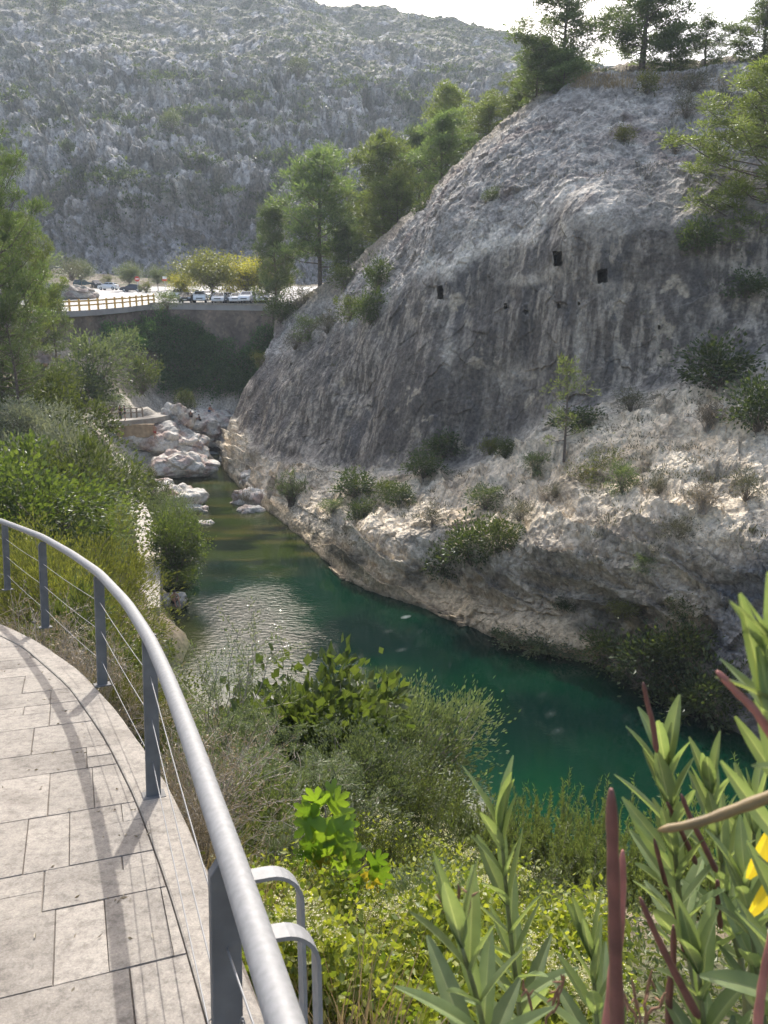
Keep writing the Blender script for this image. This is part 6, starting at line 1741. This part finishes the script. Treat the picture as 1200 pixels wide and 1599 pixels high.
# ------------------------------------------------------------------ people
M_SKIN = mat_plain('skin', (.45, .26, .18), .5); M_SKIN2 = mat_plain('skin_tanned', (.33, .18, .115), .5); M_HAIR = mat_plain('hair_dark', (.02, .015, .012), .6)
def cloth(nm, c): return mat_plain('cloth_' + nm, c, .85)
def skin_mesh(name, J, E_, mat, roots=(0,)):
    me = bpy.data.meshes.new(name); me.from_pydata([j[:3] for j in J], E_, [])
    o = bpy.data.objects.new('tmp', me); col.objects.link(o)
    o.modifiers.new('s', 'SKIN'); sv = me.skin_vertices[0].data
    for i, j in enumerate(J): sv[i].radius = (j[3], j[4] if len(j) > 4 else j[3]); sv[i].use_root = i in roots
    sb = o.modifiers.new('b', 'SUBSURF'); sb.levels = 1; sb.render_levels = 1
    dg = bpy.context.evaluated_depsgraph_get(); ev = o.evaluated_get(dg); r_ = bpy.data.meshes.new_from_object(ev); r_.name = name
    bpy.data.objects.remove(o); r_.materials.clear(); r_.materials.append(mat)
    for q in r_.polygons: q.use_smooth = True
    return r_
POSE = {
 'stand': dict(pel=(0,0,.95), chest=(0,.0,1.32), neck=(0,.0,1.47), head=(0,.02,1.58), top=(0,.01,1.70), sh=(.17,0,1.41), el=(.25,-.02,1.13), wr=(.26,.08,.90), hip=(.09,0,.90), kn=(.10,.03,.50), an=(.10,-.02,.08), toe=(.11,.14,.03)),
 'hold': dict(pel=(0,0,.95), chest=(0,.0,1.32), neck=(0,.0,1.47), head=(0,.03,1.58), top=(0,.03,1.70), sh=(.17,0,1.41), el=(.24,.05,1.15), wr=(.10,.24,1.20), hip=(.09,0,.90), kn=(.10,.03,.50), an=(.12,-.02,.08), toe=(.13,.14,.03)),
 'sit': dict(pel=(0,0,.14), chest=(0,.10,.50), neck=(0,.15,.64), head=(0,.19,.75), top=(0,.19,.87), sh=(.17,.11,.58), el=(.24,.24,.36), wr=(.14,.44,.36), hip=(.09,.02,.13), kn=(.13,.40,.42), an=(.12,.62,.06), toe=(.12,.78,.03)),
 'crouch': dict(pel=(0,-.05,.42), chest=(0,.18,.72), neck=(0,.28,.83), head=(0,.36,.90), top=(0,.40,1.01), sh=(.17,.2,.78), el=(.22,.34,.52), wr=(.16,.52,.32), hip=(.09,-.03,.40), kn=(.13,.30,.46), an=(.12,.05,.08), toe=(.12,.22,.03)),
}
def person(p, rz, pose, label, skin, top=None, bottom=None, hair_len=.0, sc_=1.):
    P_ = POSE[pose]; J = []; E_ = []
    def v(c, r, ry=None): J.append((*c, r, ry or r)); return len(J) - 1
    pel = v(P_['pel'], .125, .105); mid = v(tuple((np.array(P_['pel']) + P_['chest']) / 2), .115, .09); ch = v(P_['chest'], .135, .10); nk = v(P_['neck'], .05); hd = v(P_['head'], .078, .088); tp = v(P_['top'], .055)
    E_ += [(pel, mid), (mid, ch), (ch, nk), (nk, hd), (hd, tp)]; roots = [pel]
    fw = V3([0, 1., 0])
    for s in (1, -1):
        m_ = lambda c: (c[0] * s, c[1], c[2])
        a = v(m_(P_['sh']), .055); b = v(m_(P_['el']), .040); c = v(m_(P_['wr']), .027)
        E_ += [(ch, a), (a, b), (b, c)]
        fa = unit(np.array(m_(P_['wr'])) - np.array(m_(P_['el']))); pw = np.array(m_(P_['wr'])) + fa * .07; h_ = v(tuple(pw), .036, .018); E_.append((c, h_))
        ac = unit(np.cross(fa, [s, 0, 0.001])); 
        for q in range(5):
            off = (q - 1.5) * .019 if q < 4 else 0
            if q < 4:
                f0 = pw + ac * off; f1 = f0 + fa * .045 + V3([-.006 * s, 0, 0]); f2 = f1 + fa * (.03 + .006 * (q in (1, 2))) + V3([-.016 * s, 0, 0])
            else:
                f0 = pw - fa * .03 - ac * .02; f1 = f0 - ac * .03 + fa * .025; f2 = f1 + fa * .028
            i0 = v(tuple(f0), .010); i1 = v(tuple(f1), .0085); i2 = v(tuple(f2), .007); E_ += [(i0, i1), (i1, i2)]; roots.append(i0)
        d = v(m_(P_['hip']), .095); e = v(m_(P_['kn']), .056); f_ = v(m_(P_['an']), .037); g = v(m_(P_['toe']), .03, .022)
        E_ += [(pel, d), (d, e), (e, f_), (f_, g)]
    body = skin_mesh('body', J, E_, skin, roots)
    hdp = np.array(P_['head'])
    bm = bmesh.new(); bm.from_mesh(body)
    for (dx, dy, dz, rr0) in ((0, .092, -.005, .016), (.078, .0, 0, .02), (-.078, .0, 0, .02), (.03, .078, .02, .011), (-.03, .078, .02, .011), (0, .078, -.045, .016)):   # nose, ears, eyes, mouth
        bmesh.ops.create_icosphere(bm, subdivisions=1, radius=rr0, matrix=Matrix.Translation(Vector(hdp + V3([dx, dy, dz]))))
    bm.to_mesh(body); bm.free()
    o = empty('person', tuple(p), R(rz)); o.scale = (sc_,) * 3; tag(o, label, 'person')
    link('body', body, o)
    mb = MB(); bmh = bmesh.new(); bmesh.ops.create_icosphere(bmh, subdivisions=3, radius=1)
    for q in bmh.verts:
        c = Vector(q.co); back_ = max(0, -c.y)
        q.co = Vector((c.x * .094, c.y * .106, c.z * .105 if c.z > 0 else c.z * (.03 + hair_len * back_))) + Vector(hdp + V3([0, -.022, .035]))
    me = bpy.data.meshes.new('hair'); bmh.to_mesh(me); bmh.free(); me.materials.append(M_HAIR); link('hair', me, o)
    if top:
        Jt = [(*P_['pel'], .14, .118), (*tuple((np.array(P_['pel']) + P_['chest']) / 2), .132, .106), (*P_['chest'], .152, .118)]; Et = [(0, 1), (1, 2)]
        for s in (1, -1):
            k = len(Jt); Jt += [(P_['sh'][0] * s, P_['sh'][1], P_['sh'][2], .068, .068), (P_['el'][0] * s, P_['el'][1], P_['el'][2], .052, .052)]; Et += [(2, k), (k, k + 1)]
        link('shirt', skin_mesh('shirt', Jt, Et, top), o)
    if bottom:
        mt, full = bottom; Jt = [(*P_['pel'], .138, .118)]; Et = []
        for s in (1, -1):
            k = len(Jt); h_, kn, an = [np.array((P_[q][0] * s, P_[q][1], P_[q][2])) for q in ('hip', 'kn', 'an')]
            Jt += [(*h_, .108, .108), (*(h_ + (kn - h_) * (1 if full else .6)), .07 if full else .085, .07 if full else .085)]; Et += [(0, k), (k, k + 1)]
            if full: Jt.append((*(kn + (an - kn) * .9), .052, .052)); Et.append((k + 1, k + 2))
        link('trousers' if full else 'shorts', skin_mesh('trousers', Jt, Et, mt), o)
    return o
BLK = cloth('black', (.02, .02, .022)); GRY = cloth('charcoal', (.06, .06, .065)); ORG = cloth('orange', (.45, .14, .04)); BLU = cloth('blue', (.05, .09, .18)); RED = cloth('red', (.35, .05, .04))
person(on_z(189, 656.5, 5.62), 150, 'stand', 'person in black jacket and trousers standing by the dark timber fence', M_SKIN2, BLK, (BLK, True))
person(on_z(196, 656.5, 5.62), 110, 'hold', 'person in charcoal shirt and shorts next to the one in black', M_SKIN, GRY, (GRY, False), .1)
person(on_rock(243, 686, 2.9), 160, 'stand', 'bather in red shorts standing bare chested on the layered rock', M_SKIN2, None, (RED, False))
person(on_rock(298, 652, 4.6), 200, 'sit', 'person in black sitting upright on the pale smooth rock', M_SKIN2, BLK, (BLK, True))
person(on_rock(313, 657, 4.3), 120, 'sit', 'person in dark swimwear sitting lower on the pale smooth rock', M_SKIN2, GRY, (BLK, False), .12)
person(on_rock(327, 643, 5.0), 250, 'sit', 'person in an orange top sitting highest on the sunlit shelf', M_SKIN, ORG, (BLU, False))
person(on_rock(339, 683, 1.4), 120, 'crouch', 'bather crouching at the dark channel below the shelf', M_SKIN, None, (RED, False), .1)
person(on_rock(272, 942, -.02), 215, 'sit', 'dark haired bather sitting at the edge of the pool', M_SKIN2, None, (BLK, False), .14)
# small stone lying on the paving
p = walk(52, 967); boulder(0, 0, 11, 7, 0, 'small brown stone lying on the paving near the second post', 44, .9, .8, 'stone', .7, 'stone', None, p)
bpy.data.objects['stone'].location = tuple(p - V3([0, 0, .0])); 
_m = bpy.data.objects['stone'].data; _c = np.array([v.co[:] for v in _m.vertices]); _k = .05 / (np.ptp(_c[:, 0]) + 1e-6)
bpy.data.objects['stone'].scale = (_k, _k, _k * .8)

# dead leaves blown onto the paving
mb = MB(); r6 = np.random.default_rng(8)
for k in range(150):
    t = r6.uniform(1.6, 9); i = int(np.argmin(np.abs(INN[:, 1] - t))); x = INN[i, 0] - abs(r6.normal(0, .35)) - .01
    if x < -5: continue
    d = V3([*r6.normal(size=2), r6.normal() * .15])
    leaf_quads(mb, w3(x, INN[i, 1], .006)[None], d[None], r6.uniform(.012, .035), r6.uniform(.006, .012), r6, .3)
tag(link('leaf_litter', mb.mesh('leaf_litter', [ML['dry']])), 'dead leaves scattered along the edge of the paving', 'leaf litter', kind='stuff')

# ------------------------------------------------------------------ the air of the gorge
m, nt, out = new_mat('hazy_air')
pv = N(nt, 'ShaderNodeVolumePrincipled'); pv.inputs['Color'].default_value = (.80, .90, 1, 1); pv.inputs['Density'].default_value = .0003; pv.inputs['Anisotropy'].default_value = .2
L(nt, pv.outputs[0], out.inputs['Volume'])
mb = MB(); mb.box((0, 400, 145), (2000, 1300, 310)); hz = link('haze', mb.mesh('haze', [m])); tag(hz, 'thin pale haze filling the valley', 'haze', kind='stuff')
